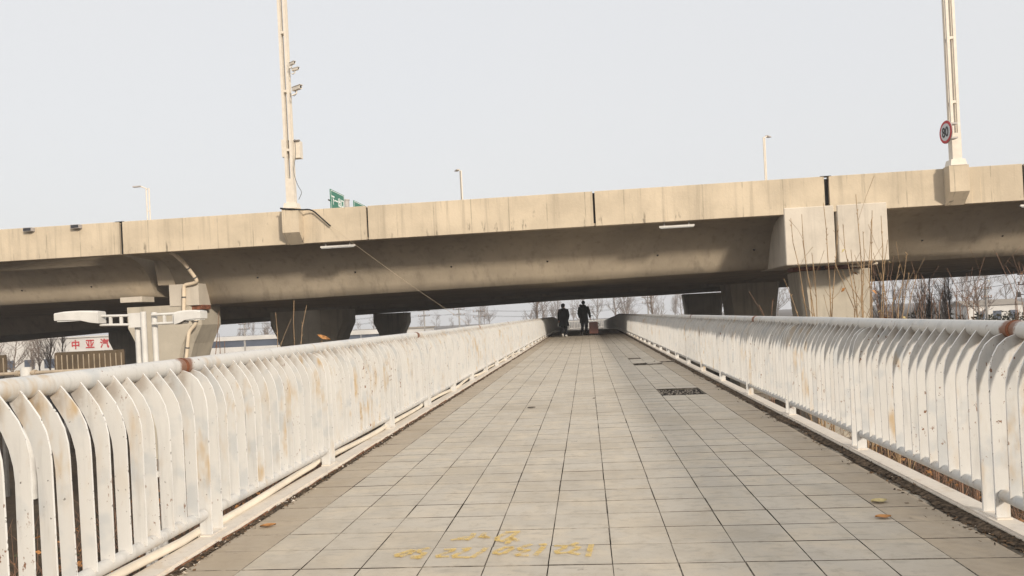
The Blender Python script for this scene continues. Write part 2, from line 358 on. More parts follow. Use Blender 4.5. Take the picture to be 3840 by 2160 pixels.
# profile: s outward from the inner edge, z up
SLAT_I = [(0, .163), (0, .68), (.003, .737), (.0164, .803), (.044, .864), (.081, .917), (.108, .952), (.138, .988)]
SLAT_O = [(.064, .163), (.064, .63), (.069, .69), (.085, .757), (.110, .818), (.138, .866), (.160, .90), (.182, .942)]
POST_I = [(-.004, .030), (-.004, .73), (.002, .79), (.018, .852), (.048, .906), (.090, .942), (.130, .957), (.150, .960)]
POST_O = [(.064, .030), (.074, .69), (.084, .742), (.103, .796), (.124, .842), (.148, .876), (.166, .905), (.185, .94)]
PIPE_S, PIPE_Z, PIPE_R = .173, .978, .047
def railing(side, xin, label):
    sg = -1 if side == 'l' else 1
    t = thing('bridge_railing', label, 'railing', (xin, 0, 0))
    def sgn(p): return [(sg*a, z) for a, z in p]
    slat = plate_mesh(sgn(SLAT_I), sgn(SLAT_O), .009); slm = slat.mesh('slat'); fixn(slm); slm.materials.append(MAT['slat_paint']); slm.materials.append(MAT['edge_glint_paint'])
    post = plate_mesh(sgn(POST_I), sgn(POST_O), .012); pom = post.mesh('post'); fixn(pom); pom.materials.append(MAT['slat_paint']); pom.materials.append(MAT['edge_glint_paint'])
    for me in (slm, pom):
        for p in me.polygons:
            if p.normal.y**2 < .2 and p.normal.x*sg < -.1: p.material_index = 1  # bright gleam of the inner edges put into the colour as paler paint
    far = MB(); cnt = 0
    i0 = int((-1.5 - Y0)/SP); i1 = int((94-Y0)/SP)
    for i in range(i0, i1):
        y = Y0 + i*SP; is_post = i % 16 in (0, 1)
        if (2.2 if side == 'l' else 3.2) < y < 46 and (is_post or cnt < 300):
            o = obj('post' if is_post else 'slat', pom if is_post else slm, None, t, (rnd(-.004, .004), y + rnd(-.004, .004), 0))
            o.rotation_euler = (rnd(-.008, .008), rnd(-.008, .008), rnd(-.06, .06)); cnt += (not is_post)
        else:
            src = post if is_post else slat
            far.add([(a, b_+y, z+deck_z(y)) for a, b_, z in src.v], src.f)
    stuff(far.build('far_slats', 'slat_paint', t, fix=False))
    # top pipe in three-bay lengths, butted at the rusty welds
    jy = 4.12; segs = [-2.0] + [jy + 5.97*k for k in range(0, 8)] + [50, 53, 56, 60, 66, 72, 80, 91]
    segs = [a for a in segs[:9]]
    for a, b_ in zip(segs, segs[1:]):
        ps = [(sg*PIPE_S, lerp(a, b_-.004, q/4), PIPE_Z + (0 if q in (0, 4) else rnd(-.003, .003)) + deck_z(lerp(a, b_, q/4))) for q in range(5)]
        MB().tube(ps, PIPE_R, 16).build('top_rail', 'pipe_paint', t)
    tail = [(sg*PIPE_S, y, PIPE_Z+deck_z(y)) for y in [segs[-1], 50, 53, 56, 60, 66, 72, 80, 94]]
    MB().tube(tail, PIPE_R, 12).build('top_rail', 'pipe_paint', t)
    for w in segs[1:-1]:
        MB().tube([(sg*PIPE_S, w-.012, PIPE_Z), (sg*PIPE_S, w+.012, PIPE_Z)], PIPE_R+.0025, 16).build('weld_bead', 'bearing_rust', t)
    # bottom pipe per bay with rounded ends between the post pairs
    for k in range(-3, 43):
        a = Y0 + k*PITCH + SP + .012; b_ = Y0 + (k+1)*PITCH - .012
        if b_ > 94: break
        ym = [a-.06, a-.045, a, (a+b_)/2, b_, b_+.045, b_+.06] if False else [a, lerp(a, b_, .33), lerp(a, b_, .66), b_]
        sag = rnd(-.006, .004)
        MB().tube([(sg*.036, y, .152+deck_z(y)+(sag if 0 < q < 3 else 0)) for q, y in enumerate(ym)], .031, 10).build('bottom_rail', 'rail_paint', t)
    # base plates below each post pair
    for k in range(-2, 22):
        y = Y0 + k*PITCH
        if y > 46: break
        MB().box(min(sg*-.012, sg*.062), max(sg*-.012, sg*.062), y-.03, y+SP+.03, .031, .041).build('base_plate', 'kerb_paint', t)
    return t
railing('l', -2.138, 'left-hand white slatted railing of the walkway, sunlit with rust streaks')
railing('r', 2.008, 'right-hand white slatted railing of the walkway, its curved top in bluish shade')

# far cross railing at the end of the walkway
t = thing('cross_railing', 'white upright-bar railing crossing the far end of the walkway', 'railing', (0, 97, deck_z(97)))
x = -9.0
MB().box(-9, 9, -.04, .04, 1.0, 1.08).build('top_rail', 'lamp_paint', t); MB().box(-9, 9, -.03, .03, .12, .18).build('bottom_rail', 'lamp_paint', t)
bar = MB().box(-.022, .022, -.015, .015, .181, .999).mesh('bar'); bar.materials.append(MAT['lamp_paint'])
post = MB().box(-.05, .05, -.05, .05, 0, 1.12).mesh('post'); post.materials.append(MAT['lamp_paint'])
for i in range(-40, 41): obj('post' if i % 12 == 0 else 'bar', post if i % 12 == 0 else bar, None, t, (i*.2, -.0 if i % 12 else -.001, 0))
o = deck_strip(MB(), -9, 9, -.5, -.02, [95.01, 101]).build('cross_deck', 'slab_concrete'); struct(o)
for v in o.data.vertices: v.co.z -= .01
# ------------------------------------------------------------------ kerb dirt, litter, conduit
def litter(side):
    mb, fl, bl = MB(), MB(), MB(); xk = XL if side == 'l' else XR; sg = 1 if side == 'l' else -1
    def reach(y):
        q = mnoise.noise(Vector((y*1.3, 5 if side == 'l' else 9, 0)))*.6 + mnoise.noise(Vector((y*6.1, 2, 4)))*.4
        return max(.004, (.042 + .045*q) if side == 'l' else (.10 + .11*q))
    y = 1.6; prev = None; k = 0                      # matted dirt film with a ragged edge
    while y < 46:
        r_ = reach(y)*(.55 + .9*abs(mnoise.noise(Vector((y*23, 1, 2))))); r_ = max(.003, r_); cur = [(xk, y, .016), (xk+sg*r_*.45, y, .010+.008*random.random()), (xk+sg*r_, y, .0025)]
        if prev: mb.add(prev+cur, [(0, 1, 4, 3), (1, 2, 5, 4)], True)
        prev = cur; y += .018 + y*.0012
    for i in range(9000 if side == 'r' else 7000):
        y = 2.2 + (random.random()**1.6)*44
        if mnoise.noise(Vector((y*2.1, 3, 7 if side == 'l' else 1))) < -.15 and random.random() < .8: continue
        d = abs(random.gauss(0, .5))*reach(y)*1.1
        s_ = rnd(.003, .011); h = max(.003, (.026-d*.5)*random.random()) if d < .05 else .004
        p = Vector((xk + sg*(d+.002), y, h+deck_z(y)))
        u = Vector((rnd(-1, 1), rnd(-1, 1), rnd(-.35, .35))).normalized()*s_*rnd(.7, 1.8); w = Vector((rnd(-1, 1), rnd(-1, 1), rnd(-.4, .5))).normalized()*s_*rnd(.3, .9)
        q = random.random()
        tgt = fl if q < (.16 if side == 'l' else .02) else bl if q < .5 else mb
        tgt.add([p-u-w, p+u-w*.6, p+u*.8+w, p-u*.7+w], [(0, 1, 2, 3)])
    sd = 'left' if side == 'l' else 'right'
    tag(mb.build('kerb_dirt', 'debris', None, fix=False), 'dark matted dirt along the %s kerb' % sd, None, kind='stuff')
    tag(bl.build('kerb_leaf_litter', 'litter_brown', None, fix=False), 'brown crumbled leaf litter along the %s kerb' % sd, None, kind='stuff')
    tag(fl.build('paint_flakes', 'flake', None, fix=False), 'pale paint flakes and chips along the %s kerb' % sd, None, kind='stuff')
litter('l'); litter('r')
# rusted steel edge below the left kerb, uneven
mb = MB(); y = 1.8
while y < 46:
    l = rnd(.1, .5); mb.hexa([(XL+.001, y, -.02), (XL+rnd(.006, .016), y, -.02), (XL+rnd(.006, .016), y+l, -.02), (XL+.001, y+l, -.02), (XL+.001, y, rnd(.015, .030)), (XL+.006, y, rnd(.01, .028)), (XL+.006, y+l, rnd(.01, .028)), (XL+.001, y+l, rnd(.015, .030))]); y += l + rnd(.0, .05)
stuff(mb.build('rust_scale', 'kerb_rust', deck, fix=False))
def leaf_obj(name, x, y, z, s_, mat, rot, label, cat='leaf', group=None):
    v = []; 
    for i in range(5):
        q = i/4; w = .34*math.sin(math.pi*min(.97, q*.9+.06)); v += [(-.5+q, -w, .12*abs(q-.5)+.05), (-.5+q, 0, .02), (-.5+q, w, .10)]
    f = [(i*3+k, i*3+k+1, i*3+k+4, i*3+k+3) for i in range(4) for k in range(2)]
    o = MB().add([(a*s_, b_*s_, c_*s_) for a, b_, c_ in v], f, True).build(name, mat, None, fix=False); o.location = (x, y, z); o.rotation_euler = rot
    return tag(o, label, cat, group)
for (x, y, s_, mt, a, lb) in ((1.62, 4.55, .10, 'pale_leaf', .3, 'pale yellow curled leaf on the tiles by the right kerb'), (1.52, 4.22, .085, 'dry_leaf', .1, 'small brown leaf on the tiles near the right railing post'),
        (-1.93, 4.32, .09, 'dry_leaf', .5, 'orange brown leaf against the left kerb'), (-.75, 9.6, .10, 'debris', .2, 'dark leaf scrap lying on the middle of the walkway'), (.05, 10.4, .06, 'debris', 1.2, 'small dark leaf right of the middle of the walkway')):
    leaf_obj('fallen_leaf', x, y, .006, s_, mt, (0, 0, a), lb)
pts = []; rr = random.Random(4)
y = 1.0
while y < 40:
    ph = ((y-Y0) % PITCH)/PITCH; pts.append((-2.212 + .022*math.sin(y*1.7) * (1 if y > 6 else .5) + (-.022 if ph < .12 else 0), y, .058 + .010*math.sin(y*2.3+1))); y += .22
o = MB().tube(pts, .023, 10).build('cable_conduit', 'conduit'); tag(o, 'cream plastic conduit snaking along the left kerb behind the posts', 'conduit')

# ------------------------------------------------------------------ painted writing on the tiles (upside down from here)
def stroke(mb, pts, w):
    P = [Vector((a, b_, 0)) for a, b_ in pts]
    for i in range(len(P)-1):
        a, b_ = P[i], P[i+1]; d = (b_-a).normalized(); n = Vector((-d.y, d.x, 0))*w/2; z = .0042 + .0006*(i % 2)
        mb.add([(*(a-n-d*w*.3).xy, z), (*(b_-n+d*w*.3).xy, z), (*(b_+n+d*w*.3).xy, z), (*(a+n-d*w*.3).xy, z)], [(0, 1, 2, 3)])
GRAF = [[[(-0.933,3.805),(-0.95,3.809),(-0.981,3.769),(-1.008,3.743),(-0.999,3.718),(-0.977,3.713),(-0.944,3.754),(-0.932,3.8)],[(-0.867,3.841),(-0.902,3.811),(-0.901,3.78),(-0.868,3.755),(-0.872,3.727),(-0.893,3.704),(-0.921,3.713)],[(-0.915,3.687),(-0.881,3.679),(-0.874,3.695)],[(-0.771,3.809),(-0.729,3.814),(-0.731,3.788),(-0.792,3.715),(-0.785,3.694),(-0.74,3.697)],[(-0.679,3.814),(-0.651,3.825),(-0.659,3.792),(-0.709,3.711),(-0.7,3.685),(-0.634,3.676)],[(-0.565,3.825),(-0.575,3.779),(-0.612,3.678)],[(-0.434,3.828),(-0.467,3.825),(-0.51,3.765),(-0.509,3.734),(-0.487,3.718),(-0.458,3.741),(-0.432,3.802),(-0.434,3.828)],[(-0.342,3.865),(-0.367,3.84),(-0.393,3.804),(-0.385,3.783),(-0.345,3.776),(-0.365,3.746),(-0.397,3.708),(-0.389,3.693),(-0.345,3.689)],[(-0.29,3.861),(-0.27,3.866),(-0.274,3.813),(-0.304,3.697)],[(-0.211,3.836),(-0.16,3.832),(-0.169,3.796),(-0.203,3.747),(-0.197,3.718),(-0.162,3.723)],[(-0.105,3.876),(-0.136,3.84),(-0.096,3.806),(-0.112,3.765),(-0.14,3.725),(-0.096,3.695)],[(-0.032,3.843),(-0.041,3.752),(-0.048,3.664)]],[[(-0.667,4.086),(-0.668,4.027),(-0.681,3.976),(-0.728,3.989),(-0.765,3.973)],[(-0.692,4.023),(-0.735,4.008)],[(-0.607,4.088),(-0.616,4.023),(-0.625,4.01)],[(-0.612,4.047),(-0.587,4.012)],[(-0.6,4.008),(-0.575,4.002)],[(-0.423,4.107),(-0.482,4.097),(-0.528,3.994),(-0.523,3.951),(-0.492,3.933),(-0.455,4.001),(-0.432,4.088)],[(-0.453,4.001),(-0.434,3.965),(-0.416,3.936)],[(-0.445,3.968),(-0.461,3.913),(-0.464,3.891)]]]
m, t, b = new_mat('worn_yellow', .8, .2); g = N(t); b.inputs['Base Color'].default_value = (.80, .57, .19, 1)
g.lk(g.ramp(g.noise(20, 5, .75), .30, .62, .12, .62), b.inputs['Alpha']); MAT['worn_yellow'] = m
for rows, lb in ((GRAF[0], 'faded yellow painted phone number across the nearest tiles'), (GRAF[1], 'faded yellow painted characters above the painted number')):
    mb = MB()
    for s_ in rows: stroke(mb, s_, .029)
    tag(mb.build('painted_writing', 'worn_yellow', None, fix=False), lb, 'writing')

# ------------------------------------------------------------------ viaduct
YF = 31.0
def cove(zb):   # underside of the cantilever: (y, z) from parapet foot to web foot
    return [(YF+.02, 4.70), (YF+.5, 4.68), (YF+1.1, 4.60), (YF+1.65, 4.42), (YF+2.1, 4.12), (YF+2.42, 3.75), (YF+2.64, 3.35), (YF+2.84, lerp(3.35, zb, .5)), (YF+3.0, zb)]
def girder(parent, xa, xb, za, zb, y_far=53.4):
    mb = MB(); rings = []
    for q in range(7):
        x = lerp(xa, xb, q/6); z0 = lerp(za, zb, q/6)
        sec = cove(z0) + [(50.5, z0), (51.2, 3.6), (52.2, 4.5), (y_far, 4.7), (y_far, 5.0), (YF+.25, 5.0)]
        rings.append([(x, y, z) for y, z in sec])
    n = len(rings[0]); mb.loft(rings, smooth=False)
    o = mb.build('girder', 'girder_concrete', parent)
    for p in o.data.polygons: p.use_smooth = abs(p.normal.x) < .5 and p.normal.y < -.02 and p.center.y < YF+3.05 and p.center.z < 4.72
    return o
def parapet(parent, xa, xb):
    poly = [(YF, 4.675), (YF+.42, 4.675), (YF+.42, 4.99), (YF+.40, 5.3), (YF+.30, 6.07), (YF+.01, 6.09)]
    o = MB().prism(poly, 'x', xa, xb).build('parapet_panel', 'parapet_concrete', parent)
    bm = bmesh.new(); bm.from_mesh(o.data); bmesh.ops.bevel(bm, geom=[e for e in bm.edges if abs(e.verts[0].co.x-e.verts[1].co.x) > .5 and e.verts[0].co.y < YF+.35], offset=.015, segments=1, affect='EDGES'); bm.to_mesh(o.data); bm.free()
    return o
def filler(parent, xa, xb): MB().box(xa, xb, YF+.10, YF+.38, 4.7, 6.03).build('joint_filler', 'dark_gap', parent)
sp1 = thing('viaduct_span', 'shallow left span of the highway viaduct, ending above the flared pier', 'viaduct', (-40, YF, GZ))
sp2 = thing('viaduct_span', 'long middle span of the highway viaduct crossing over the walkway', 'viaduct', (-5, YF, GZ))
sp3 = thing('viaduct_span', 'right span of the highway viaduct, beyond the open joint at the right pier', 'viaduct', (40, YF, GZ))
for s_ in (sp1, sp2, sp3): s_.location = (0, 0, 0)
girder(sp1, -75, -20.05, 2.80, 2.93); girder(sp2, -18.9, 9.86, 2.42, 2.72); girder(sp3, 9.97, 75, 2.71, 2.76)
parapet(sp1, -75, -32.1); filler(sp1, -32.1, -32.0); parapet(sp1, -32.0, -19.87)
parapet(sp2, -19.72, -8.95); filler(sp2, -8.95, -8.87); parapet(sp2, -8.87, .47); filler(sp2, .47, .56); parapet(sp2, .56, 9.55)
parapet(sp3, 9.74, 16.92); filler(sp3, 16.92, 17.02); parapet(sp3, 17.02, 75)
MB().box(-19.87, -19.72, YF+.12, YF+.38, 4.7, 6.0).build('joint_filler', 'dark_gap', sp2)
MB().box(9.55, 9.74, YF+.14, YF+.38, 5.0, 6.0).build('joint_filler', 'dark_gap', sp3)
# cover plates over the open joints
MB().box(-20.05, -19.65, YF-.01, YF+.4, 6.094, 6.104).build('joint_cover', 'dark_metal', sp2); MB().box(9.42, 9.83, YF-.01, YF+.4, 6.094, 6.104).build('joint_cover', 'dark_metal', sp3)
# slab stub of the middle span reaching left over the pier, and its stepped end block
MB().prism([(YF+.02, 4.69), (YF+2.3, 4.55), (YF+2.55, 3.42), (YF+4, 3.42), (YF+4, 4.99), (YF+.3, 4.99)], 'x', -19.72, -18.901).build('slab_end', 'girder_concrete', sp2)
MB().box(-18.85, -17.45, YF+1.95, YF+3.4, 2.40, 3.38).build('end_block', 'box_concrete', sp2)
MB().box(-18.2, -17.4, YF+2.1, YF+2.9, 2.2, 2.405).build('bearing_shim', 'bearing_rust', sp2)
def bblock(parent, x0, x1):
    o = MB().box(x0, x1, YF-.03, YF+4.5, 2.66, 4.93).build('end_block', 'box_concrete', parent)
    bm = bmesh.new(); bm.from_mesh(o.data); bmesh.ops.bevel(bm, geom=list(bm.edges), offset=.03, segments=1, affect='EDGES'); bm.to_mesh(o.data); bm.free()
bblock(sp2, 7.95, 9.86); bblock(sp3, 9.97, 11.86)
MB().box(-21.2, -20.15, YF+1.9, YF+2.9, 2.68, 2.92).build('bearing_block', 'box_concrete', sp1)
MB().box(8.75, 9.85, YF+1.9, YF+2.9, 2.50, 2.655).build('bearing_shim', 'bearing_rust', sp2); MB().box(10.0, 11.3, YF+1.9, YF+2.9, 2.50, 2.655).build('bearing_shim', 'bearing_rust', sp3)
o = MB().tube([(10.9, YF+1.5, 2.56), (11.9, YF+1.3, 2.62)], .05, 8).build('drain_pipe_stub', 'conduit', sp3)
# farther, lower deck that dips towards the left
FZ = [(-75, .7), (-63, 1.04), (-51, 1.55), (-18.6, 2.19), (-2.7, 2.54), (7.4, 2.56), (27.5, 2.85), (75, 2.95)]
far = thing('viaduct_deck', 'second viaduct deck running behind the first, dipping to the left', 'viaduct')
rings = []
for x in (-75, -63, -51, -35, -18.6, -2.7, 7.4, 27.5, 50, 75):
    z0 = interp(FZ, x); rings.append([(x, y, z) for y, z in [(54.0, z0+2.1), (55.0, z0+1.8), (56.3, z0), (76, z0), (77.6, z0+1.6), (79, z0+1.9), (79, z0+2.3), (54.0, z0+2.4)]])
MB().loft(rings, smooth=False).build('girder', 'girder_concrete', far)
for y0 in (54.0, 78.6):
    rg = [[(x, y, interp(FZ, x)+h) for y, h in ((y0, 2.42), (y0+.35, 2.42), (y0+.3, 3.5), (y0+.05, 3.5))] for x in (-75, -63, -51, -35, -18.6, -2.7, 7.4, 27.5, 50, 75)]
    MB().loft(rg, smooth=False).build('parapet', 'parapet_concrete', far)
MB().box(-75, 75, 53.0, 53.35, 5.0, 5.9).build('far_parapet', 'parapet_concrete', sp2)

def pier(label, secs, y0, y1, ch=.25, mat='pier_concrete'):
    """secs: (z, x0, x1) from the top down"""
    xc = (secs[0][1]+secs[0][2])/2; t = thing('viaduct_pier', label, 'pier', (xc, (y0+y1)/2, GZ))
    mb = MB(); rings = []
    for z, a, b_ in secs:
        a -= xc; b_ -= xc; ya, yb = -(y1-y0)/2, (y1-y0)/2
        rings.append([(a+ch, ya, z-GZ), (b_-ch, ya, z-GZ), (b_, ya+ch*1.6, z-GZ), (b_, yb-ch, z-GZ), (b_-ch, yb, z-GZ), (a+ch, yb, z-GZ), (a, yb-ch, z-GZ), (a, ya+ch*1.6, z-GZ)])
    mb.loft(rings, smooth=False).build('shaft', mat, t)
    MB().box(-(secs[-1][2]-secs[-1][1])/2-.5, (secs[-1][2]-secs[-1][1])/2+.5, -(y1-y0)/2-.4, (y1-y0)/2+.4, -.6, .45).build('footing', 'slab_concrete', t)
    return t
def flare(xc, w, top, zb=GZ-.4): return [(top, xc-w/2, xc+w/2), (top-.95, xc-w/2, xc+w/2), (top-1.8, xc-w/2+.42, xc+w/2-.42), (top-2.6, xc-w/2+.68, xc+w/2-.68), (top-3.6, xc-w/2+.85, xc+w/2-.85), (zb, xc-w/2+.9, xc+w/2-.9)]
p1 = pier('flared concrete pier under the left viaduct joint, with a cream drain pipe', flare(-19.45, 3.6, 2.45), 33.0, 35.6, .3)
p2 = pier('straight sunlit concrete pier under the right viaduct joint, behind bare saplings', [(2.48, 9.0, 11.95), (.6, 9.15, 11.9), (GZ-.4, 9.3, 11.8)], 33.0, 35.2, .2)
pier('dark wide flared pier in shade under the viaduct, left of the walkway', flare(-19.5, 5.7, 2.3), 51.6, 54.0, .3)
pier('dark distant flared pier nearest the walkway on its left', flare(-19.2, 3.4, 2.10), 72.8, 75, .25)
pier('dark pier in shade just behind the sunlit right pier', [(2.6, 9.1, 12.6), (.6, 9.3, 12.3), (GZ-.4, 9.5, 12.1)], 50.6, 53, .25)
pier('dark farthest pier on the right of the walkway', [(2.5, 9.2, 12.9), (.6, 9.4, 12.7), (GZ-.4, 9.6, 12.5)], 72.8, 75, .25)
pier('dark distant flared pier beside the red lettered building', flare(-46.4, 4.4, 1.6), 72.8, 75, .25)
# drain pipe down the left pier
def bend(pts, r_=.12, n=4):
    out = [Vector(pts[0])]
    for a, b_, c_ in zip(pts, pts[1:], pts[2:]):
        a, b_, c_ = Vector(a), Vector(b_), Vector(c_); u = (a-b_).normalized()*min(r_, (a-b_).length*.45); w = (c_-b_).normalized()*min(r_, (c_-b_).length*.45)
        for q in range(n+1):
            k = q/n; out.append((b_+u)*(1-k)**2 + b_*2*k*(1-k) + (b_+w)*k*k)
    return out + [Vector(pts[-1])]
t = thing('drain_pipe', 'cream downpipe with elbows running from the viaduct down the left pier', 'pipe', (-18.1, 32.8, GZ))
dp = [(-17.85, YF+.4, 4.70), (-17.75, YF+.55, 4.62), (-17.67, YF+1.2, 4.28), (-17.5, YF+1.62, 3.76), (-17.38, YF+1.77, 3.46), (-17.62, YF+1.83, 3.38), (-18.08, YF+1.85, 3.33), (-18.16, YF+1.85, 2.1), (-17.58, YF+1.85, 1.74), (-17.60, YF+1.85, 1.55), (-17.95, YF+1.85, 1.2), (-18.2, YF+1.85, -.4), (-18.4, YF+1.9, -4.9)]
dp = [Vector(p) - t.location for p in dp]
MB().tube(bend(dp, .14), .085, 12).build('pipe', 'pvc', t)
for k in (2, 3, 6, 8, 10):
    a = dp[k].lerp(dp[k+1], .45); d = (dp[k+1]-dp[k]).normalized()*.03
    MB().tube([a-d, a+d], .097, 12).build('collar', 'dark_metal', t)

# strip lights under the cantilever, small boxes on the parapet
for (x0, x1, lb) in ((-11.05, -9.55, 'slim white tube light under the viaduct edge, left of the walkway'), (3.1, 4.5, 'slim white tube light under the viaduct edge, right of the walkway'), (16.9, 18.3, 'slim white tube light under the viaduct at the right edge')):
    t = thing('strip_light', lb, 'light', ((x0+x1)/2, YF+.26, 4.47)); h = (x1-x0)/2
    MB().box(-h, h, -.05, .05, .0, .07).build('housing', 'lamp_paint', t)
    for q in (-h*.7, h*.7): MB().box(q-.02, q+.02, -.02, .02, .071, .225).build('hanger', 'grey_metal', t); MB().tube([(-h+.04, -.03, -.025), (h-.04, -.03, -.025)], .024, 8).build('tube', 'lens_white', t)
for (x, lb) in ((-23.95, 'small grey box light on the parapet near the left edge'), (-21.75, 'small grey box light on the parapet near the open joint')):
    t = thing('parapet_light', lb, 'light', (x, YF-.1, 5.98))
    MB().box(-.2, .2, -.12, .1, -.08, .08).build('housing', 'grey_metal', t); MB().box(-.17, .17, -.135, -.121, -.06, .06).build('lens', 'glass_dark', t)
# stains: a dark bird-shaped splash on the web is too small; bolt holes along the web
for x in (-10.3, -5.9, -1.6, 3.2, 7.3, -14.9): MB().tube([(x, YF+2.52, 3.55), (x, YF+2.60, 3.52)], .045, 8).build('bolt_hole', 'dark_gap', sp2)

for x in (-23.0, -26.5, 14.2, 17.4, 20.5): MB().tube([(x, YF+2.52, 3.55), (x, YF+2.60, 3.52)], .04, 8).build('bolt_hole', 'dark_gap', sp1 if x < 0 else sp3)
# ------------------------------------------------------------------ masts on brackets
def bracket(parent, w, mat='parapet_concrete'):
    # local origin at bracket top centre, parapet face at y=+.5
    o = MB().hexa([(-w, .0, -1.0), (w, .0, -1.0), (w, .49, -1.46), (-w, .49, -1.46), (-w, 0, 0), (w, 0, 0), (w, .49, 0), (-w, .49, 0)]).build('bracket', mat, parent); return o
def mast(label, x, w, top, twin):
    t = thing('lamp_mast', label, 'mast', (x, YF-.5, 6.11))
    bracket(t, .36)
    MB().hexa([(-.30, -.02, .004), (.30, -.02, .004), (.30, .5, .004), (-.30, .5, .004), (-.25, .03, .24), (.25, .03, .24), (.25, .47, .24), (-.25, .47, .24)]).build('base', 'mast_paint', t)
    MB().box(-.17, .17, .08, .40, .241, 1.25).build('lower_post', 'mast_paint', t)
    for dx, dy in ((-.115, .14), (.115, .14), (-.115, .34), (.115, .34)) if twin else ((-.12, .14), (.12, .14), (0, .34)):
        MB().box(dx-.05, dx+.05, dy-.05, dy+.05, 1.251, top).build('tube', 'mast_paint', t)
    for z in [2.4 + 2.45*k for k in range(int((top-2)/2.45)+1)]:
        if z < top: MB().box(-.064, .064, .10, .38, z, z+.10).build('spacer', 'mast_paint', t)
    # light arm above the picture
    MB().tube([(0, .24, top), (0, .6, top+.5), (0, 2.2, top+.8)], .06, 8).build('arm', 'mast_paint', t)
    MB().hexa([(-.16, 2.0, top+.72), (.16, 2.0, top+.72), (.16, 2.9, top+.82), (-.16, 2.9, top+.82), (-.12, 2.0, top+.86), (.12, 2.0, top+.86), (.12, 2.9, top+.92), (-.12, 2.9, top+.92)]).build('lamp_head', 'lamp_paint', t)
    return t
mL = mast('tall cream lattice lamp mast with cameras standing on the viaduct left of centre', -12.02, .36, 10.4, True)
mR = mast('tall cream lattice lamp mast on the viaduct at the right edge', 14.38, .34, 10.4, True)
# equipment cabinet and cameras hang on the left mast
t = thing('equipment_box', 'cream equipment cabinet clamped on the left mast', 'cabinet', (-11.93, YF-.30, 8.28))
MB().box(-.36, -.172, -.1, .16, 0, .72).build('side_case', 'mast_paint', t); MB().box(-.17, .30, .22, .56, 0, .72).build('case', 'mast_paint', t); MB().box(-.40, .34, .10, .215, .70, .735).build('roof', 'grey_metal', t)
def camera_unit(label, x, z, k):
    t = thing('security_camera', label, 'camera', (x, YF-.48, z))
    o = MB().box(-.07, .07, -.48, .02, .0, .14).build('housing', 'mast_paint', t)
    MB().box(-.09, .09, -.54, .03, .145, .16).build('sunshield', 'mast_paint', t)
    MB().tube([(0, -.49, .07), (0, -.482, .07)], .05, 10).build('lens', 'glass_dark', t)
    MB().tube(bend([(0, -.2, -.005), (0, -.2, -.14), (-.16, -.06, -.22)], .06), .028, 8).build('arm', 'mast_paint', t)
    MB().tube([(.06, -.05, .02), (.10, -.02, -.12), (.02, .0, -.2), (-.1, .04, -.16)], .012, 6).build('cable', 'dark_metal', t)
    t.rotation_euler = (0, 0, k); t.scale = (.68,)*3; return t
camera_unit('upper of the three small cameras, topmost on the left mast', -11.72, 12.02, .95)
camera_unit('small camera just below the topmost one on the left mast', -11.62, 11.78, 1.15)
camera_unit('lowest and largest camera on the left mast', -11.62, 10.95, 1.0).scale = (1.0,)*3
pts = [(-11.72, YF-.35, 9.0), (-11.68, YF-.42, 8.3), (-11.80, YF-.52, 7.6), (-11.62, YF-.52, 7.0), (-11.45, YF-.5, 6.75), (-11.62, YF-.5, 6.45)]
tag(MB().tube(bend(pts, .3), .012, 6).build('loose_cable', 'dark_metal'), 'thin loose cable dangling beside the foot of the left mast', 'cable')
pts = [(-12.42, YF-.53, 6.13), (-12.0, YF-.55, 6.07), (-11.5, YF-.45, 6.02), (-11.3, YF-.3, 6.05), (-11.15, YF-.14, 6.0), (-10.45, YF-.12, 5.32)]
tag(MB().tube(bend(pts, .15), .032, 8).build('black_cable', 'rubber'), 'thick black cable looped round the foot of the left mast', 'cable')
pts = [(-10.45, YF-.12, 5.32)]
e0 = Vector((-10.45, YF-.12, 5.32)); e1 = Vector((-3.2, 27.9, .15))
pts = [e0.lerp(e1, q/14) - Vector((0, 0, .12*math.sin(math.pi*q/14))) for q in range(15)]
tag(MB().tube(pts, .0045, 6).build('slack_wire', 'pale_wire'), 'thin pale wire slanting from the left mast down past the viaduct', 'wire')

# text helper: flat characters as a mesh, local x right, y up, facing +z
def glyphs(txt, size, depth=.004):
    cu_ = bpy.data.curves.new('glyphs', 'FONT'); cu_.body = txt; cu_.size = size; cu_.extrude = depth; cu_.align_x = 'CENTER'; cu_.align_y = 'CENTER'; cu_.resolution_u = 3; cu_.offset = size*.022
    ob = bpy.data.objects.new('glyphs', cu_); C.objects.link(ob); bpy.context.view_layer.update()
    me = bpy.data.meshes.new_from_object(ob.evaluated_get(bpy.context.evaluated_depsgraph_get()))
    bpy.data.objects.remove(ob); return me
def put_text(txt, size, mat, parent, loc, rot, sx=1):
    me = glyphs(txt, size); me.materials.clear(); o = obj('lettering', me, mat, parent, loc); o.rotation_euler = rot; o.scale = (sx, 1, 1); return o
# round 80 sign on the right mast
t = thing('speed_sign', 'round speed limit sign with a red ring and black 80 on the right mast', 'road sign', (13.9, YF-.72, 7.36))
def disc(r0, y, th, n=32): return MB().tube([(0, y, 0), (0, y-th, 0)], r0, n, smooth=False)
disc(.435, .02, .03).build('back_plate', 'grey_metal', t); disc(.425, -.011, .012).build('ring', 'sign_red', t); disc(.325, -.024, .006).build('face', 'sign_grey', t)
put_text('80', .52, 'sign_black', t, (0, -.036, -.02), (R(90), 0, 0), .85)
MB().box(-.05, .25, .03, .3, -.3, -.24).build('clamp', 'grey_metal', t); MB().box(-.05, .25, .03, .3, .24, .3).build('clamp', 'grey_metal', t)
t.rotation_euler = (0, 0, R(-86)); t.location.y = YF-.66

